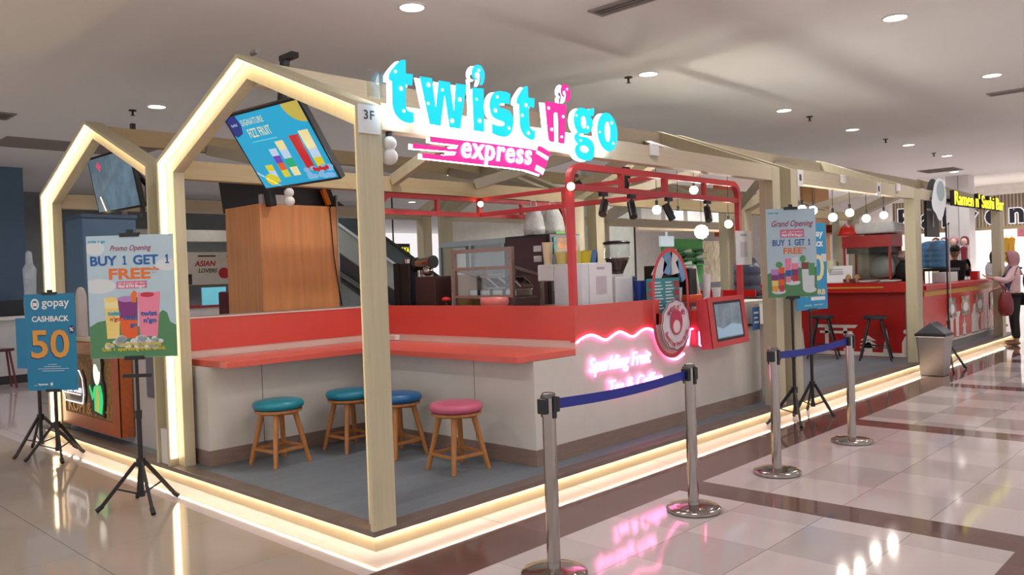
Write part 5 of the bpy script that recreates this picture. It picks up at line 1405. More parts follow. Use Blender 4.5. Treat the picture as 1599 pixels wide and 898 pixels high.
s2([(10.7, 0.23), (15.3, 0.23), (15.3, 0.275), (10.7, 0.275)])
s2([(10.75, 0.26), (11.6, 0.26), (11.55, 0.38), (11.4, 0.5), (11.2, 0.55), (10.95, 0.53), (10.75, 0.45)])
s2([(11.9, 0.26), (12.0, 0.26), (11.95, 0.72)]); s2([(12.15, 0.26), (12.28, 0.26), (12.30, 0.55), (12.35, 0.6), (12.1, 0.6), (12.13, 0.55)]); s2([(12.1, 0.60), (12.65, 0.60), (12.72, 0.70), (12.02, 0.70)]); s2([(12.45, 0.26), (12.6, 0.26), (12.62, 0.6), (12.42, 0.6)])
s2([(12.82, 0.26), (13.05, 0.26), (13.0, 0.40), (13.05, 0.44), (12.97, 0.5), (12.935, 0.62), (12.9, 0.5), (12.82, 0.44), (12.87, 0.40)])
s2(sm_poly([(13.35, 0.26), (13.85, 0.26), (13.8, 0.45), (13.9, 0.55), (13.82, 0.65), (13.72, 0.66), (13.70, 0.76), (13.60, 0.80), (13.50, 0.76), (13.48, 0.66), (13.38, 0.60), (13.40, 0.45)], 1))
for x, h in ((14.05, 0.7), (14.25, 0.62), (14.45, 0.78), (14.62, 0.75), (14.8, 0.6), (15.0, 0.72)):
    s2([(x - 0.05, 0.26), (x + 0.05, 0.26), (x + 0.035, h - 0.1), (x, h), (x - 0.035, h - 0.1)])
sil2.build('white_silhouettes', SIL, rf)
tag(MB().box(12.4, 13.1, 0.40, 0.62, 1.201, 1.38).build('serving_case', mat('clear_case', (206, 212, 214), 0.25), bevel=0.01), 'pale serving case on the ramen counter in front of the man', 'case')
tag(MB().box(14.45, 14.62, 0.42, 0.55, 1.201, 1.36).build('red_carton', mat('red_carton', (206, 44, 44), 0.4), bevel=0.006), 'red carton at the man\'s hands on the ramen counter', 'carton')
JB = mat('clear_blue_jug', (94, 150, 196), 0.25, var=0.05)
for j, (jx, jy) in enumerate(((13.75, 0.88), (14.05, 1.12))):
    t = thing('water_jug', 'blue ribbed water jug, %s' % ('the nearer one beside the tripod pole', 'the one right behind the first jug')[j], 'jug', (jx, jy, 1.44), group='blue water jugs')
    pr_ = [(0.0, 1.442), (0.15, 1.445), (0.17, 1.46)]
    for k in range(4):
        z = 1.46 + 0.105 * k
        pr_ += [(0.175, z + 0.01), (0.175, z + 0.075), (0.16, z + 0.09)]
    MB().lathe(pr_ + [(0.165, 1.89), (0.14, 1.94), (0.05, 1.965), (0.0, 1.966)], (jx, jy, 0), 24).build('body', JB, t, True)
jr = thing('jug_rack', 'dark metal rack the blue water jugs stand on', 'rack', (13.9, 1.0, PLAT))
MB().box(13.5, 14.3, 0.68, 1.35, 1.39, 1.438).build('shelf', BLACKM, jr)
for x in (13.52, 14.25):
    for y in (0.70, 1.30):
        MB().box(x, x + 0.03, y, y + 0.03, PLAT, 1.39).build('leg', BLACKM, jr)

# litter bin
lb = thing('litter_bin', 'steel litter bin with dark peaked swing lid beside the platform edge', 'bin', (9.38, -0.28, 0))
MB().add([(9.24, -0.43, 0.0), (9.52, -0.43, 0.0), (9.52, -0.13, 0.0), (9.24, -0.13, 0.0), (9.20, -0.47, 0.55), (9.56, -0.47, 0.55), (9.56, -0.09, 0.55), (9.20, -0.09, 0.55)], [(0, 3, 2, 1), (4, 5, 6, 7), (0, 1, 5, 4), (1, 2, 6, 5), (2, 3, 7, 6), (3, 0, 4, 7)]).build('body', STEEL, lb, bevel=0.012)
MB().box(9.19, 9.57, -0.48, -0.08, 0.55, 0.585).build('lid_rim', BLACK, lb, bevel=0.006)
MB().add([(9.20, -0.47, 0.586), (9.56, -0.47, 0.586), (9.56, -0.09, 0.586), (9.20, -0.09, 0.586), (9.22, -0.28, 0.74), (9.54, -0.28, 0.74)], [(0, 3, 2, 1), (0, 1, 5, 4), (2, 3, 4, 5), (1, 2, 5), (3, 0, 4)]).build('swing_lid', mat('dark_lid', (60, 64, 72), 0.35), lb, bevel=0.006)
t = tripod('banner_stand', 'black tripod with narrow banner seen edge-on behind the litter bin', 9.98, -0.30, R(17), 2.12, 0.34, 0.30, az=(205, 330, 90))
MB().box(-0.22, 0.22, -0.035, -0.031, 0.80, 2.10).build('banner', mat('pale_banner', (206, 196, 190), 0.5), t)
MB().box(-0.23, 0.23, -0.04, -0.026, 2.10, 2.12).box(-0.23, 0.23, -0.04, -0.026, 0.78, 0.80).build('banner_rail', BLACK, t)

# ramen sign
rs = thing('ramen_sign', 'yellow lit sign reading Ramen n Sushi Bar with white round face badge', 'sign', (12.2, -0.1, 2.2))
face = sm_poly([(10.55, 2.18), (10.70, 2.24), (10.80, 2.38), (10.90, 2.50), (10.88, 2.68), (10.74, 2.82), (10.52, 2.84), (10.33, 2.76), (10.24, 2.6), (10.16, 2.46), (10.22, 2.34), (10.36, 2.30), (10.44, 2.22)], 2)
MB().outline([face], (0, -0.05, 0), UX, UZ, -0.16).build('badge_box', BLACK, rs)
fc = MB().outline([face], (0, -0.068, 0), UX, UZ, -0.012).build('badge_face', mat('badge_white', (226, 228, 230), 0.4, em=(235, 238, 240), es=0.2), rs)
MB().outline([ell(10.60, 2.64, 0.19, 0.15)], (0, -0.07, 0), UX, UZ, -0.001).build('badge_mirror', mat('badge_grey', (150, 164, 170), 0.3, em=(150, 164, 170), es=0.3), fc)
rt_ = MB().text("Ramen n' Sushi Bar", 0.30, (11.0, -0.08, 2.45), UX, UZ, 0.06, 0.016, 'LEFT', 0, 2.95).build('letter_boxes', BLACK, rs)
MB().text("Ramen n' Sushi Bar", 0.30, (11.0, -0.1405, 2.45), UX, UZ, 0.01, 0.001, 'LEFT', 0, 2.95).build('lit_letters', mat('lit_yellow', (230, 220, 60), 0.4, em=(250, 238, 60), es=1.1), rt_)
MB().box(10.3, 14.0, -0.05, -0.02, 2.50, 2.54).build('rail', BLACK, rs)
MB().box(10.2, 10.8, 0.02, 0.06, 1.95, 2.48).build('black_panel', BLACK, rs)
MB().box(10.22, 10.4, 0.008, 0.0195, 2.34, 2.37).box(10.46, 10.5, 0.008, 0.0195, 2.1, 2.3).build('panel_mark', GREYW, rs)

# ============================================================ PEOPLE
def skin_mesh(name, material, pts, edges, root, parent, sub=2):
    """One smooth body surface grown over joints: pts = {key: (x, y, z, r)} or (x, y, z, rx, ry)."""
    keys = list(pts)
    me = bpy.data.meshes.new(name)
    me.from_pydata([Vector(pts[k][:3]) for k in keys], [(keys.index(a), keys.index(b)) for a, b in edges], [])
    ob = bpy.data.objects.new(name, me)
    COL.objects.link(ob)
    md = ob.modifiers.new('skin', 'SKIN')
    md.use_smooth_shade = True
    for i, k in enumerate(keys):
        d = me.skin_vertices[0].data[i]
        p = pts[k]
        d.radius = (p[3], p[4] if len(p) > 4 else p[3])
        d.use_root = (k == root)
    sb = ob.modifiers.new('subdivision', 'SUBSURF')
    sb.levels = sub
    sb.render_levels = sub
    me.materials.append(material)
    ob.parent = parent
    WOFF[ob] = None
    return ob

SKINM = mat('skin', (196, 146, 116), 0.55, var=0.04)
def hand(body_pts, edges, wrist, dirv, side, s=1.0, tag_='h'):
    """Palm, four fingers of unequal length and a thumb from the side of the palm."""
    d = Vector(dirv).normalized()
    sd = Vector(side).normalized()
    w = Vector(body_pts[wrist][:3])
    palm = w + d * 0.05 * s
    body_pts[tag_ + 'p'] = (*palm, 0.024 * s, 0.032 * s)
    edges.append((wrist, tag_ + 'p'))
    nrm = d.cross(sd)
    for i, L in enumerate((0.066, 0.075, 0.07, 0.055)):
        b = palm + d * 0.035 * s + sd * (0.03 - 0.02 * i) * s
        m = b + d * L * 0.55 * s - nrm * 0.008
        e = m + d * L * 0.45 * s - nrm * 0.02
        body_pts['%sa%d' % (tag_, i)] = (*b, 0.010 * s)
        body_pts['%sb%d' % (tag_, i)] = (*m, 0.009 * s)
        body_pts['%sc%d' % (tag_, i)] = (*e, 0.007 * s)
        edges += [(tag_ + 'p', '%sa%d' % (tag_, i)), ('%sa%d' % (tag_, i), '%sb%d' % (tag_, i)), ('%sb%d' % (tag_, i), '%sc%d' % (tag_, i))]
    t1_ = palm + sd * 0.045 * s + d * 0.01
    t2_ = t1_ + d * 0.035 * s + sd * 0.012
    body_pts[tag_ + 't1'] = (*t1_, 0.011 * s)
    body_pts[tag_ + 't2'] = (*t2_, 0.009 * s)
    edges += [(tag_ + 'p', tag_ + 't1'), (tag_ + 't1', tag_ + 't2')]

def head_mesh(t, z, y0, tiltv=(0, 0, 0), m=SKINM):
    """Head with nose, eyes, ears and mouth; looks along +Y of the thing; z is the chin height."""
    c = Vector((0, y0, z + 0.115)) + Vector(tiltv)
    h = MB()
    prof = [(0.0, -0.118), (0.035, -0.112), (0.055, -0.09), (0.068, -0.05), (0.076, 0.0), (0.078, 0.045), (0.066, 0.085), (0.04, 0.11), (0.0, 0.12)]
    h.lathe(prof, c, 22, sx=1.0, sy=1.18)
    ob = h.build('head', m, t, True)
    MB().ball(c + Vector((0, 0.098, -0.02)), 0.016, 10, 8, 1.5, 0.8, 1.0).build('nose', m, ob, True)
    for s_ in (-1, 1):
        MB().ball(c + Vector((s_ * 0.078, -0.005, -0.01)), 0.024, 10, 8, 1.4, 0.4, 0.8).build('ear', m, ob, True)
        MB().ball(c + Vector((s_ * 0.03, 0.083, 0.012)), 0.011, 10, 8, 0.7).build('eye', mat('eye_dark', (40, 30, 28), 0.3), ob, True)
    MB().ball(c + Vector((0, 0.086, -0.062)), 0.018, 10, 8, 0.35, 1.2, 0.5).build('mouth', mat('lips', (160, 92, 84), 0.5), ob, True)
    return ob, c

def person(label, loc, rz, H, top, topm, bottom_m, arms, stance=0.10, skirt=False, headm=None):
    """Standing person facing local +Y. arms: two lists of (elbow, wrist) in local coordinates."""
    t = thing('person', label, 'person', loc, rz=rz)
    k = H / 1.7
    hip, sh, neck = 0.90 * k, 1.38 * k, 1.46 * k
    B = {'pel': (0, 0, hip, 0.13, 0.10), 'waist': (0, 0, 1.08 * k, 0.12, 0.09), 'chest': (0, 0.005, 1.26 * k, 0.145, 0.10), 'neckb': (0, -0.005, 1.405 * k, 0.07, 0.06), 'neck': (0, 0.0, neck, 0.05), 'skull': (0, 0.015, 1.50 * k, 0.05)}
    E = [('pel', 'waist'), ('waist', 'chest'), ('chest', 'neckb'), ('neckb', 'neck'), ('neck', 'skull')]
    for s_, nm in ((-1, 'l'), (1, 'r')):
        x = s_ * stance
        B.update({nm + 'hip': (s_ * 0.085, 0, 0.86 * k, 0.085), nm + 'kn': (x, 0.01, 0.48 * k, 0.055), nm + 'ank': (x, -0.02, 0.085 * k, 0.038), nm + 'heel': (x, -0.03, 0.04, 0.036), nm + 'toe': (x * 1.15, 0.13, 0.03, 0.034, 0.026)})
        E += [('pel', nm + 'hip'), (nm + 'hip', nm + 'kn'), (nm + 'kn', nm + 'ank'), (nm + 'ank', nm + 'heel'), (nm + 'heel', nm + 'toe')]
        el, wr = arms[0 if s_ < 0 else 1]
        B.update({nm + 'sh': (s_ * 0.165, 0, sh, 0.055), nm + 'el': (*el, 0.042), nm + 'wr': (*wr, 0.028)})
        E += [('chest', nm + 'sh'), (nm + 'sh', nm + 'el'), (nm + 'el', nm + 'wr')]
        dv = Vector(wr) - Vector(el)
        sd = Vector((-s_, 0, 0.2)) if abs(dv.normalized().x) < 0.8 else Vector((0, 1, 0.2))
        sd = sd - dv.normalized() * sd.dot(dv.normalized())
        hand(B, E, nm + 'wr', dv, sd, 1.0, nm + 'h')
    body = skin_mesh('body', SKINM, B, E, 'pel', t)
    head_mesh(t, 1.475 * k, 0.02, m=headm or SKINM)
    g = 0.022
    T = {q: (*B[q][:3], *[r + g for r in B[q][3:]]) for q in ('waist', 'chest', 'neckb')}
    T['hem'] = (0, 0, 0.80 * k if skirt else 0.88 * k, 0.17, 0.14)
    TE = [('hem', 'waist'), ('waist', 'chest'), ('chest', 'neckb')]
    for nm in 'lr':
        T[nm + 'sh'] = (*B[nm + 'sh'][:3], 0.085)
        T[nm + 'el'] = (*B[nm + 'el'][:3], 0.066)
        TE += [('chest', nm + 'sh'), (nm + 'sh', nm + 'el')]
        if top == 'long':
            w = Vector(B[nm + 'el'][:3]).lerp(Vector(B[nm + 'wr'][:3]), 0.9)
            T[nm + 'cuff'] = (*w, 0.048)
            TE.append((nm + 'el', nm + 'cuff'))
    skin_mesh('shirt', topm, T, TE, 'waist', t)
    Lg = {'pel': (0, 0, hip, 0.155, 0.125)}
    LE = []
    for nm in 'lr':
        Lg[nm + 'hip'] = (*B[nm + 'hip'][:3], 0.108)
        Lg[nm + 'kn'] = (*B[nm + 'kn'][:3], 0.078)
        Lg[nm + 'cuff'] = (*B[nm + 'ank'][:2], 0.11, 0.062)
        LE += [('pel', nm + 'hip'), (nm + 'hip', nm + 'kn'), (nm + 'kn', nm + 'cuff')]
    skin_mesh('trousers', bottom_m, Lg, LE, 'pel', t)
    for s_ in (-1, 1):
        x = s_ * stance
        MB().ball((x * 1.08, 0.05, 0.045), 0.05, 14, 8, 0.8, 0.95, 2.5).build('shoe', mat('brown_shoe', (120, 84, 60), 0.5), t, True)
    return t, k

def hijab(t, k, m, drop=0.16):
    z = 1.475 * k
    vs, fs = [], []
    n = 28
    rows = [(0.245, 0.02, 0.015), (0.235, 0.065, 0.015), (0.20, 0.096, 0.01), (0.15, 0.108, 0.005), (0.09, 0.108, 0.0), (0.03, 0.098, -0.005), (-0.02, 0.10, -0.01), (-0.07, 0.13, -0.01), (-drop, 0.185, -0.01)]
    for h, r, oy in rows:
        for i in range(n):
            a = 2 * PI * i / n
            ry = r * (1.16 if h > 0 else 0.86)
            y = oy + 0.02 + ry * math.sin(a)
            if h > 0.02 and h < 0.20 and abs(a - PI / 2) < 0.75:
                y = min(y, 0.055)
            vs.append((r * math.cos(a), y, z + h))
    for j in range(len(rows) - 1):
        for i in range(n):
            q = (i + 1) % n
            fs.append((j * n + i, j * n + q, (j + 1) * n + q, (j + 1) * n + i))
    fs.append(tuple(range(n)))
    o = MB().add(vs, fs).build('headscarf', m, t, True)
    s = o.modifiers.new('thickness', 'SOLIDIFY')
    s.thickness = 0.006
    return o

w1, k1 = person('person in dusty pink headscarf and pale blouse at the ramen counter with a red bag', (14.15, -0.24, 0.0), R(18), 1.70, 'long', mat('pale_pink_cloth', (224, 186, 190), 0.7, bump=0.3, scale=14), mat('black_cloth', (26, 24, 26), 0.75), [((-0.30, 0.14, 1.17), (-0.30, 0.38, 1.24)), ((0.26, 0.05, 1.10), (0.16, 0.26, 1.02))], skirt=True)
hijab(w1, k1, mat('dusty_pink_cloth', (176, 128, 130), 0.75, bump=0.3, scale=12), 0.20)
MB().tube([(0.10, -0.12, 1.40), (0.14, 0.06, 1.42), (0.15, 0.15, 1.25), (0.13, 0.08, 1.0)], 0.02, 8).tube([(-0.10, -0.12, 1.40), (-0.14, 0.06, 1.42), (-0.15, 0.15, 1.25), (-0.13, 0.08, 1.0)], 0.02, 8).build('backpack_strap', mat('denim_cloth', (64, 84, 120), 0.7), w1)
MB().ball((0.10, -0.24, 1.16), 0.15, 16, 10, 1.35, 1.0, 0.62).build('backpack', mat('denim_cloth', (64, 84, 120), 0.7), w1, True)
hb = thing('hand_bag', 'dark red handbag hanging at the side of the person in pink', 'bag', (13.7, -0.32, 0.55))
MB().lathe([(0.0, 0.56), (0.13, 0.57), (0.19, 0.66), (0.185, 0.82), (0.12, 0.97), (0.10, 0.985)], (13.62, -0.22, 0), 24, sx=1.0, sy=0.62).build('body', mat('dark_red_leather', (120, 30, 34), 0.45, var=0.1), hb, True)
MB().tube([(13.53, -0.22, 0.96), (13.56, -0.18, 1.08), (13.66, -0.12, 1.16), (13.70, -0.18, 1.06), (13.71, -0.22, 0.96)], 0.011, 8).build('handle', mat('dark_red_leather', (120, 30, 34), 0.45), hb, True)
man, k2 = person('person with short black hair and black shirt working behind the ramen counter', (14.66, 0.86, PLAT), R(-72), 1.72, 'short', mat('black_shirt', (22, 23, 25), 0.7), mat('dark_trousers', (40, 42, 50), 0.7), [((-0.24, 0.16, 1.14), (-0.12, 0.40, 1.19)), ((0.24, 0.16, 1.14), (0.10, 0.40, 1.19))], headm=mat('tan_skin', (176, 126, 96), 0.55))
hz = 1.475 * k2
hr = []
MB().lathe([(0.078, 0.125), (0.09, 0.15), (0.092, 0.18), (0.084, 0.215), (0.06, 0.245), (0.02, 0.262), (0.0, 0.264)], (0, 0.0, hz), 22, sx=1.0, sy=1.12).build('hair', mat('black_hair', (20, 18, 18), 0.6, bump=0.8, scale=60), man, True)
w2, k3 = person('person in black headscarf and grey blouse at the far end of the ramen counter', (16.6, 0.62, PLAT), R(150), 1.60, 'long', mat('grey_blouse', (176, 168, 176), 0.7), mat('grey_trousers', (90, 90, 96), 0.7), [((-0.26, 0.12, 1.08), (-0.12, 0.34, 1.10)), ((0.28, 0.10, 1.08), (0.22, 0.34, 1.10))])
hijab(w2, k3, mat('black_scarf', (34, 30, 34), 0.75), 0.10)

# ============================================================ CEILING FIXTURES
def downlight(x, y, label, w=LAMP_W, r=0.125):
    t = thing('downlight', label, 'ceiling light', (x, y, H_CEIL - 0.012), group='round ceiling downlights')
    MB().outline([ell(0, 0, r, r, 32), ell(0, 0, r * 0.86, r * 0.86, 32)], (x, y, H_CEIL - 0.012), UX, UY, 0.0115).build('trim_ring', WHITE, t)
    MB().lathe([(0.0, H_CEIL - 0.006), (r * 0.855, H_CEIL - 0.006), (r * 0.855, H_CEIL - 0.001)], (x, y, 0), 28).build('diffuser', LAMPEM, t)
    if w:
        ceiling_lamp(x, y, w, H_CEIL - 0.0)
for x, y, lab in [(1.85, 1.70, 'round ceiling downlight above the cyan letters, at the top of the picture'), (5.66, -1.10, 'round ceiling downlight over the walkway at the upper right, largest there'), (5.60, 1.76, 'round ceiling downlight next to the black sprinkler right of the sign'), (9.34, -1.08, 'round ceiling downlight at the right edge beside the slot vent'),
                  (1.79, 6.95, 'round ceiling downlight left of the corner portal peak'), (9.27, 1.75, 'round ceiling downlight above the second bay, first of the receding row'), (12.07, 1.78, 'round ceiling downlight second in the receding row'), (15.08, 1.79, 'round ceiling downlight third in the receding row'),
                  (17.8, 1.82, 'round ceiling downlight fourth in the receding row, above the ramen badge'), (21.73, 2.74, 'small round ceiling downlight beside the far square vent'), (10.08, 10.33, 'small round ceiling downlight seen under the express sign'), (5.32, 25.9, 'far round ceiling downlight left of the rear portal'),
                  (13.5, 16.0, 'far round ceiling downlight above the yellow ticker'), (16.0, 17.5, 'far round ceiling downlight right of the yellow ticker'), (20.0, 16.0, 'far round ceiling downlight left of the hanging plastic bags')]:
    downlight(x, y, lab)
def sprinkler(x, y, label):
    t = thing('sprinkler', label, 'sprinkler', (x, y, H_CEIL - 0.09), group='black ceiling sprinklers')
    MB().cyl((x, y, H_CEIL - 0.012), (x, y, H_CEIL - 0.0005), 0.05, n=18).build('rosette', BLACK, t)
    MB().cyl((x, y, H_CEIL - 0.012), (x, y, H_CEIL - 0.07), 0.014, n=10).build('nozzle', BLACK, t)
    MB().cyl((x, y, H_CEIL - 0.07), (x, y, H_CEIL - 0.074), 0.03, n=14).build('deflector', BLACK, t)
for x, y, l in ((5.55, 2.02, 'black ceiling sprinkler beside the downlight right of the sign'), (1.64, 7.37, 'black ceiling sprinkler left of the downlight by the corner portal'), (10.15, 1.73, 'black ceiling sprinkler after the first light of the receding row'), (13.82, 1.81, 'black ceiling sprinkler between the second and third light of the row'), (17.0, 1.87, 'black ceiling sprinkler between the third and fourth light of the row'), (1.0, 13.0, 'black ceiling sprinkler far left beside the rear portal')):
    sprinkler(x, y, l)
VENTD = mat('vent_dark', (70, 60, 58), 0.6)
VENTF = mat('vent_frame', (150, 140, 138), 0.5)
def vent(x, y, lx, ly, label, n=6, along=0):
    t = thing('ceiling_vent', label, 'vent', (x, y, H_CEIL - 0.02))
    MB().outline([[(-lx / 2, -ly / 2), (lx / 2, -ly / 2), (lx / 2, ly / 2), (-lx / 2, ly / 2)], [(-lx / 2 + 0.03, -ly / 2 + 0.03), (lx / 2 - 0.03, -ly / 2 + 0.03), (lx / 2 - 0.03, ly / 2 - 0.03), (-lx / 2 + 0.03, ly / 2 - 0.03)]], (x, y, H_CEIL - 0.016), UX, UY, 0.0155).build('frame', VENTF, t)
    MB().box(x - lx / 2 + 0.03, x + lx / 2 - 0.03, y - ly / 2 + 0.03, y + ly / 2 - 0.03, H_CEIL - 0.003, H_CEIL - 0.0005).build('backing', VENTD, t)
    for k in range(n):
        f = (k + 0.5) / n
        if along:
            xx = x - lx / 2 + 0.03 + (lx - 0.06) * f
            MB().box(xx - 0.006, xx + 0.006, y - ly / 2 + 0.03, y + ly / 2 - 0.03, H_CEIL - 0.014, H_CEIL - 0.004).build('slat', VENTF, t)
        else:
            yy = y - ly / 2 + 0.03 + (ly - 0.06) * f
            MB().box(x - lx / 2 + 0.03, x + lx / 2 - 0.03, yy - 0.006, yy + 0.006, H_CEIL - 0.014, H_CEIL - 0.004).build('slat', VENTF, t)
vent(3.25, 0.25, 0.22, 1.0, 'brown ceiling grille at the top edge above the sign', 3, 1)
vent(10.75, -1.25, 0.25, 1.1, 'long grey slot vent at the right edge of the ceiling', 3, 1)
vent(20.9, 2.85, 0.9, 0.9, 'far square ceiling vent above the ramen sign', 7)
tag(MB().box(0.9, 3.2, 10.3, 11.3, H_CEIL - 0.012, H_CEIL - 0.0005).build('ceiling_panel', mat('panel_grey', (150, 140, 136), 0.7)), 'grey flat access panel in the ceiling left of the rear portal', 'ceiling panel')
vent(0.3, 8.7, 0.5, 0.5, 'dark ceiling vent at the left edge', 4)

# ============================================================ MALL BACKGROUND
GRNGREY = mat('grey_green_wall', (150, 158, 152), 0.6, var=0.03)
w = struct(MB().box(-9, 13.2, 18.0, 18.2, 0, H_CEIL).build('wall_back', mat('far_wall_grey', (130, 136, 136), 0.6)))
w = struct(MB().box(27.5, 27.7, -14, 14.0, 0, H_CEIL).build('wall_right', mat('bright_shop_wall', (236, 232, 226), 0.6)))
w = struct(MB().box(13.3, 27.4, 14.0, 14.2, 0, H_CEIL).build('wall_far', mat('pale_shop_wall', (214, 212, 206), 0.6)))
bc = thing('blue_column', 'wide blue-grey column at the left edge behind the white bar', 'column', (0.5, 14.0, 0))
MB().box(-2.5, 2.05, 13.8, 14.6, 0, H_CEIL).build('cladding', BLUEGREY, bc)
wbar = thing('white_bar', 'long white bar counter far behind the cashback banner', 'counter', (-1.5, 12.3, 0))
MB().box(-6, 1.75, 12.25, 12.7, 0.15, 1.12).build('front_panel', mat('white_bar_panel', (204, 206, 210), 0.5), wbar)
MB().box(-6.05, 1.8, 12.2, 12.75, 1.12, 1.17).build('worktop', WHITE, wbar)
MB().box(-5.95, 1.7, 12.3, 12.7, 0, 0.15).build('plinth', DARK, wbar)
MB().box(1.75, 2.4, 12.3, 12.7, 0, 0.95).build('dark_end', mat('black_end', (40, 42, 46), 0.5), wbar)
MB().box(-4, 1.9, 13.2, 13.7, 0, 1.45).build('back_shelf', mat('back_shelf', (58, 60, 66), 0.5), wbar)
rs_ = thing('far_stool', 'dark red bar stool at the left edge before the white bar', 'stool', (1.05, 11.7, 0))
MB().lathe([(0.0, 0.62), (0.18, 0.62), (0.18, 0.66), (0.0, 0.665)], (1.05, 11.7, 0), 20).build('seat', mat('maroon_seat', (88, 40, 42), 0.5), rs_)
for k in range(4):
    c, s = math.cos(PI / 4 + PI / 2 * k), math.sin(PI / 4 + PI / 2 * k)
    MB().cyl((1.05 + 0.12 * c, 11.7 + 0.12 * s, 0.62), (1.05 + 0.22 * c, 11.7 + 0.22 * s, 0), 0.018, n=8).build('leg', mat('maroon_leg', (110, 44, 44), 0.5), rs_)
blk = thing('blue_pillar', 'freestanding blue-grey pillar behind the promo opening poster', 'pillar', (1.7, 8.8, 0))
MB().box(1.32, 2.06, 8.5, 9.2, 0, 2.63).build('body', BLUEGREY, blk)
MB().box(1.30, 2.08, 8.48, 9.22, 2.63, 2.68).build('cap', mat('dark_blue_cap', (70, 88, 108), 0.5), blk)
mq = thing('wrapped_mannequin', 'plastic wrapped pale figure on the white bar left of the rear portal', 'mannequin', (1.55, 12.45, 1.17))
MB().lathe([(0.12, 1.175), (0.13, 1.4), (0.11, 1.6), (0.12, 1.85), (0.13, 2.0), (0.07, 2.1), (0.06, 2.3), (0.02, 2.33)], (1.72, 12.45, 0), 16, sx=0.9, sy=0.6).build('plastic_wrap', mat('plastic_wrap', (190, 200, 210), 0.3, var=0.15, bump=0.6, scale=8), mq, True)

def escalator(label, x_hi, z_hi, x_lo, z_lo, y, wid, group='mall escalators'):
    t = thing('escalator', label, 'escalator', ((x_hi + x_lo) / 2, y, min(z_hi, z_lo)), group=group)
    for yy, nm in ((y, 'front_side'), (y + wid, 'rear_side')):
        MB().bar((x_hi, yy, z_hi - 0.75), (x_lo, yy, z_lo - 0.75), 0.06, 0.55).build('truss_panel', GRNGREY, t)
        MB().bar((x_hi, yy, z_hi - 0.24), (x_lo, yy, z_lo - 0.24), 0.02, 0.5).build('balustrade', mat('dark_glass', (58, 74, 80), 0.15, var=0.05), t)
        MB().bar((x_hi, yy, z_hi), (x_lo, yy, z_lo), 0.07, 0.06).build('handrail', BLACK, t)
        MB().bar((x_hi, yy - 0.01, z_hi - 0.47), (x_lo, yy - 0.01, z_lo - 0.47), 0.08, 0.06).build('skirt_rail', mat('pale_alloy', (206, 214, 216), 0.35, 0.3), t)
    MB().bar((x_hi, y + wid / 2, z_hi - 0.8), (x_lo, y + wid / 2, z_lo - 0.8), wid, 0.3).build('step_band', DARK, t)
    return t
escalator('escalator rising to the left behind the corner post', 6.2, 3.95, 10.9, 0.95 + 0.2, 11.0, 1.2)
escalator('rear escalator rising to the left above the yellow ticker', 7.6, 3.95, 12.0, 1.1, 13.2, 1.2)
tk = thing('led_ticker', 'yellow lit ticker sign below the rear escalator', 'sign', (10.2, 12.6, 2.2))
MB().box(9.6, 10.6, 12.62, 12.70, 2.18, 2.5).build('casing', BLACK, tk)
MB().cyl((10.1, 12.66, 2.5), (10.1, 12.66, H_CEIL), 0.02, n=8).build('hanging_rod', BLACK, tk)
MB().text('BUNGA JAYA', 0.2, (10.15, 12.615, 2.27), UX, UZ, 0.004, 0.004, width=0.85).build('lit_letters', mat('lit_yellow', (230, 220, 60), 0.4, em=(250, 238, 60), es=1.1), tk)
bd = thing('wall_poster', 'cream food poster with red lettering far behind the coral bar', 'poster', (5.3, 13.0, 1.6))
MB().box(4.55, 5.95, 13.0, 13.04, 1.62, 2.32).build('board', mat('cream_poster', (222, 212, 196), 0.5), bd)
MB().text('ASIAN', 0.16, (5.25, 12.998, 2.02), UX, UZ, 0.003, 0.004, shear=0.2).outline([ell(5.68, 1.86, 0.13, 0.12)], (0, 12.998, 0), UX, UZ, -0.003).outline([ell(5.80, 2.22, 0.05, 0.06)], (0, 12.998, 0), UX, UZ, -0.003).build('red_print', mat('poster_red', (196, 44, 44), 0.5), bd)
MB().text('LOVERS', 0.12, (5.3, 12.998, 1.88), UX, UZ, 0.003, 0.002, shear=0.2).box(5.1, 5.5, 12.995, 12.999, 2.22, 2.25).box(4.6, 4.95, 12.995, 12.999, 1.63, 1.85).build('dark_print', mat('poster_dark', (60, 50, 50), 0.5), bd)
fb = thing('food_stall_counter', 'red and white food stall counter below the cream poster', 'counter', (5.3, 12.4, 0))
MB().box(4.3, 6.3, 12.0, 12.6, 0, 1.15).build('body', mat('stall_white', (206, 200, 198), 0.5), fb)
MB().box(4.28, 6.32, 11.98, 12.62, 1.15, 1.2).build('worktop', mat('stall_red', (140, 50, 50), 0.5), fb)
tag(MB().box(4.75, 5.25, 12.1, 12.16, 1.2, 1.56).build('monitor', mat('monitor_blue', (110, 196, 216), 0.3, em=(120, 206, 224), es=0.4)), 'blue lit monitor on the far food stall counter', 'monitor')
tag(MB().box(5.35, 5.65, 12.1, 12.14, 1.2, 1.62).build('notice_card', PAPER), 'white notice card beside the far blue monitor', 'card')
ch_ = thing('maroon_chair', 'maroon padded chair seen over the coral bar left of the clad column', 'chair', (4.2, 9.5, 0))
MB().box(4.0, 4.5, 9.4, 9.9, 0.45, 0.52).build('seat', mat('maroon_cloth', (78, 28, 32), 0.7), ch_, bevel=0.02)
MB().box(4.0, 4.5, 9.86, 9.93, 0.55, 1.48).build('backrest', mat('maroon_cloth', (78, 28, 32), 0.7), ch_, bevel=0.1, seg=4)
for x in (4.03, 4.44):
    for y in (9.43, 9.86):
        MB().box(x, x + 0.03, y, y + 0.03, 0, 0.45).build('leg', BLACK, ch_)
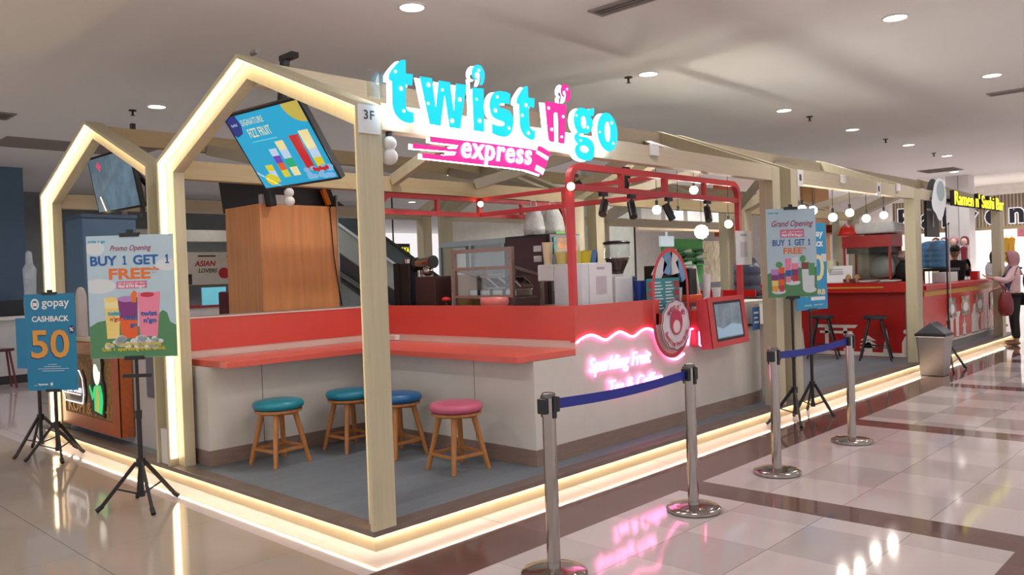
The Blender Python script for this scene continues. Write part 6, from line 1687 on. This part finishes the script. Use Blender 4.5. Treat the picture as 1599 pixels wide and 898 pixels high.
wtb = tag(MB().box(4.3, 12.5, 16.6, 16.9, 2.75, 3.05).box(5, 5.1, 16.7, 16.8, 3.05, H_CEIL - 0.001).box(11, 11.1, 16.7, 16.8, 3.05, H_CEIL - 0.001).build('bulkhead', mat('cream_bulkhead', (196, 192, 180), 0.6)), 'long cream bulkhead over the far shops behind the clad column', 'bulkhead')
# shop behind the drinks counter
ow = thing('pale_partition', 'pale green-grey partition behind the coffee grinder', 'partition', (13.2, 8.0, 0))
MB().box(12.2, 14.04, 8.0, 8.15, 0, H_CEIL).build('panel', mat('pale_partition', (196, 200, 188), 0.6), ow)
MB().box(14.05, 14.09, 7.98, 8.16, 0, H_CEIL).build('black_edge', BLACK, ow)
tag(MB().box(14.1, 18.35, 7.9, 8.3, 2.62, 2.88).build('shop_bulkhead', mat('warm_bulkhead', (226, 204, 170), 0.6)), 'warm beige bulkhead over the shoe shop behind the order screen', 'bulkhead')
tag(MB().box(18.35, 19.3, 8.0, 8.2, 2.5, H_CEIL - 0.001).build('orange_board', mat('orange_panel', (206, 96, 50), 0.5)), 'orange panel above the shoe shop behind the canopy corner', 'panel')
for k, (x, wd) in enumerate(((14.4, 0.9), (15.5, 0.9), (16.6, 0.9), (17.6, 0.7))):
    tag(MB().box(x, x + wd, 8.0, 8.25, 2.9, 3.2 + 0.03 * (k == 3)).build('stock_carton', mat('white_carton', (226, 226, 222), 0.6), bevel=0.01), 'white stock carton on the beige bulkhead, %s from the pale partition' % ('first', 'second', 'third', 'fourth')[k], 'carton', 'white cartons on the shop bulkhead')
gs = thing('shoe_display', 'bright green wall display of shoes behind the order screen', 'display', (17.3, 8.6, 1.3))
MB().box(16.3, 18.35, 8.6, 8.7, 0.0, 2.45).build('green_board', mat('bright_green', (44, 160, 66), 0.5), gs)
for k in range(3):
    for j in range(3):
        zz = 1.95 + 0.17 * k - 0.25
        MB().box(16.4 + 0.65 * j, 16.95 + 0.65 * j, 8.42, 8.6, zz, zz + 0.02).build('shelf', mat('green_shelf', (60, 176, 80), 0.5), gs)
random.seed(11)
for k in range(3):
    for j in range(3):
        zz = 1.95 + 0.17 * k - 0.25 + 0.021
        x = 16.67 + 0.65 * j
        tag(MB().add([(x - 0.2, 8.46, zz), (x + 0.2, 8.46, zz), (x + 0.2, 8.56, zz), (x - 0.2, 8.56, zz), (x - 0.2, 8.47, zz + 0.04), (x + 0.05, 8.47, zz + 0.09), (x + 0.2, 8.47, zz + 0.10), (x + 0.2, 8.55, zz + 0.10), (x + 0.05, 8.55, zz + 0.09), (x - 0.2, 8.55, zz + 0.04)], [(0, 3, 2, 1), (0, 1, 6, 5, 4), (2, 3, 9, 8, 7), (1, 2, 7, 6), (3, 0, 4, 9), (4, 5, 8, 9), (5, 6, 7, 8)]).build('shoe', mat(('shoe_dark', 'shoe_white')[(k + j) % 2], ((40, 40, 44), (200, 200, 196))[(k + j) % 2], 0.5), bevel=0.01), '%s shoe on the green display, %s shelf, %s column' % (('dark', 'white')[(k + j) % 2], ('bottom', 'middle', 'top')[k], ('first', 'second', 'third')[j]), 'shoe', 'shoes on the green display')
tag(MB().box(15.7, 16.35, 8.3, 8.36, 2.22, 2.5).box(16.0, 16.05, 8.31, 8.35, 2.5, 2.95).build('shop_screen', mat('pale_screen', (196, 214, 220), 0.3, em=(200, 220, 226), es=0.5)), 'pale lit screen left of the green shoe display', 'screen')
tag(MB().box(18.4, 21.0, 9.4, 9.5, 1.0, 2.45).build('clothes_wall', mat('clothes_wall', (226, 206, 176), 0.6, var=0.5, scale=5, stretch=(6, 6, 1))), 'cream display wall right of the green shoe display', 'display wall')
tag(MB().box(15.2, 19.5, 7.6, 8.0, 0, 1.2).build('shop_counter', mat('shop_counter_dark', (96, 98, 108), 0.5)), 'dark grey shop counter below the green shoe display', 'counter')
for x, y, wv in ((16.0, 11.0, 95), (20.0, 11.0, 95), (13.2, 6.6, 34), (16.5, 7.0, 34), (18.6, 7.0, 40)):  # fill lamps without fixtures, added to brighten the partition and shoe shop
    ceiling_lamp(x, y, wv)

# bright clothes shop at the far right
SX = 24.0
fs_ = thing('shop_fascia', 'beige slatted shop fascia with big dark outlined letters', 'fascia', (SX, 2.5, 2.4))
MB().box(SX, SX + 0.15, -4.0, 5.15, 2.5, 3.42).build('slat_board', slat_material('beige_slats', (150, 132, 108), (224, 210, 186), 0.09, 1), fs_)
MB().box(SX - 0.02, SX + 0.2, -4.0, 5.17, 2.42, 2.5).build('lower_trim', W_WARM, fs_)
OUTL = mat('letter_outline', (250, 250, 250), 0.5, em=(255, 255, 255), es=0.5)
LETD = mat('letter_dark', (48, 52, 64), 0.5)
for ch, y, sz, z in (('B', 4.76, 0.86, 2.60), ('a', 4.12, 0.80, 2.61), ('h', 3.52, 0.80, 2.61), ('r', 2.95, 0.80, 2.61), ('e', 2.36, 0.80, 2.61), ('n', 1.75, 0.80, 2.61)):
    ob = MB().text(ch, sz, (SX - 0.001, y, z), -UY, UZ, 0.03, 0.055).build('letter_outline', OUTL, fs_)
    MB().text(ch, sz, (SX - 0.032, y, z), -UY, UZ, 0.005, 0.028).build('letter_face', LETD, ob)
wc = thing('white_column', 'white square column in front of the clothes shop letters', 'column', (23.3, 3.0, 0))
MB().box(23.0, 23.6, 2.72, 3.32, 0, H_CEIL).build('cladding', WHITE, wc)
MB().box(22.98, 23.0, 2.98, 3.0, 0, H_CEIL).build('joint_line', GREYW, wc)
for k in range(6):
    x = 18.8 + 1.2 * k
    sp_ = thing('shop_track_light', 'pale track light on the bright shop ceiling, %s from the walkway' % ('first', 'second', 'third', 'fourth', 'fifth', 'sixth')[k], 'spotlight', (x + 3, 0.8, H_CEIL - 0.3), group='pale track lights of the clothes shop')
    MB().cyl((x + 3, 0.8, H_CEIL), (x + 3, 0.8, H_CEIL - 0.15), 0.02, n=8).build('stem', GREYW, sp_)
    MB().cyl((x + 3.0, 0.8, H_CEIL - 0.15), (x + 3.08, 0.8, H_CEIL - 0.36), 0.05, n=12).build('lamp_head', GREYW, sp_)
for x, y in ((25.5, 0.0), (25.5, 3.0), (25.8, 5.0), (22.5, -0.5), (25.5, -2.5)):  # unseen lamps added for the brightness of the clothes shop
    ceiling_lamp(x, y, 95)
def garment(x, y, z, c, label, w=0.085):
    t = thing('garment', label, 'garment', (x, y, z - 0.75), group='garments of the bright clothes shop')
    MB().prism([(-w, 0), (w, 0), (w * 0.8, 0.5), (w * 1.15, 0.7), (w * 0.35, 0.75), (-w * 0.35, 0.75), (-w * 1.15, 0.7), (-w * 0.8, 0.5)], (x, y, z - 0.75), -UY, UZ, 0.12).build('cloth', mat('cloth_%s' % c[0], c[1], 0.7, var=0.15, stretch=(1, 14, 1)), t, bevel=0.03)
    MB().cyl((x - 0.06, y, z), (x - 0.06, y, z + 0.06), 0.01, n=6).build('hanger_hook', STEEL, t)
for k, (y, c) in enumerate(((3.42, ('lime', (190, 206, 110))), (3.20, ('denim', (96, 130, 168))), (2.95, ('rose', (226, 150, 150))), (2.68, ('wine', (140, 40, 52))))):
    garment(22.3, y, 1.95, c, '%s garment on the mannequin row before the white column' % ('lime green', 'light blue', 'rose pink', 'wine red')[k])
    t = thing('mannequin_bust', 'pale display head with %s scarf above the garment row' % ('brown', 'grey', 'pink', 'dark red')[k], 'mannequin head', (22.3, y, 1.97), group='display heads of the clothes shop')
    MB().ball((22.26, y, 2.08), 0.085, 14, 10, 1.25).build('head', mat('display_skin', (226, 196, 180), 0.5), t, True)
    MB().lathe([(0.10, -0.10), (0.115, 0.0), (0.10, 0.10), (0.05, 0.15), (0.0, 0.16)], (22.33, y, 2.08), 16).build('scarf', mat('scarf_%d' % k, ((96, 56, 56), (120, 120, 130), (206, 130, 140), (110, 30, 44))[k], 0.7), t, True)
rl = thing('garment_rail', 'chrome rail holding the coloured garments before the white column', 'rail', (22.3, 3.1, 0))
MB().cyl((22.24, 2.6, 2.02), (22.24, 3.6, 2.02), 0.012, n=8).build('bar', STEEL, rl)
for y in (2.6, 3.6):
    MB().cyl((22.24, y, 0), (22.24, y, 2.02), 0.015, n=8).build('post', STEEL, rl)
for k, (y, c) in enumerate(((2.42, ('pale', (222, 216, 208))), (2.24, ('mustard', (214, 170, 60))), (2.10, ('mustard', (214, 170, 60))))):
    garment(25.0, y, 2.2, c, '%s garment on the rail under the letter e' % ('cream', 'mustard yellow', 'second mustard yellow')[k])
tag(MB().box(24.6, 25.4, 1.9, 2.6, 0, 1.1).build('fold_table', mat('table_white', (232, 226, 220), 0.5)), 'white display table behind the person in the black headscarf', 'table')
tag(MB().box(24.7, 25.3, 1.6, 1.9, 2.2, 2.75).build('pink_display', mat('pink_display', (232, 150, 170), 0.6, var=0.2)), 'pink garments on the shop wall behind the person in pink', 'display')
tag(MB().box(17.6, 19.0, 4.4, 5.3, 2.38, 2.58).build('red_shelf', mat('dark_red_shelf', (120, 30, 30), 0.5)), 'dark red hanging shelf right of the food warmer', 'shelf')
tag(MB().box(17.0, 17.8, 4.6, 5.0, 0, H_CEIL).build('wood_pillar', mat('pine_pillar', (196, 146, 90), 0.5, stretch=(8, 8, 0.6))), 'light wood pillar behind the red food warmer', 'pillar')
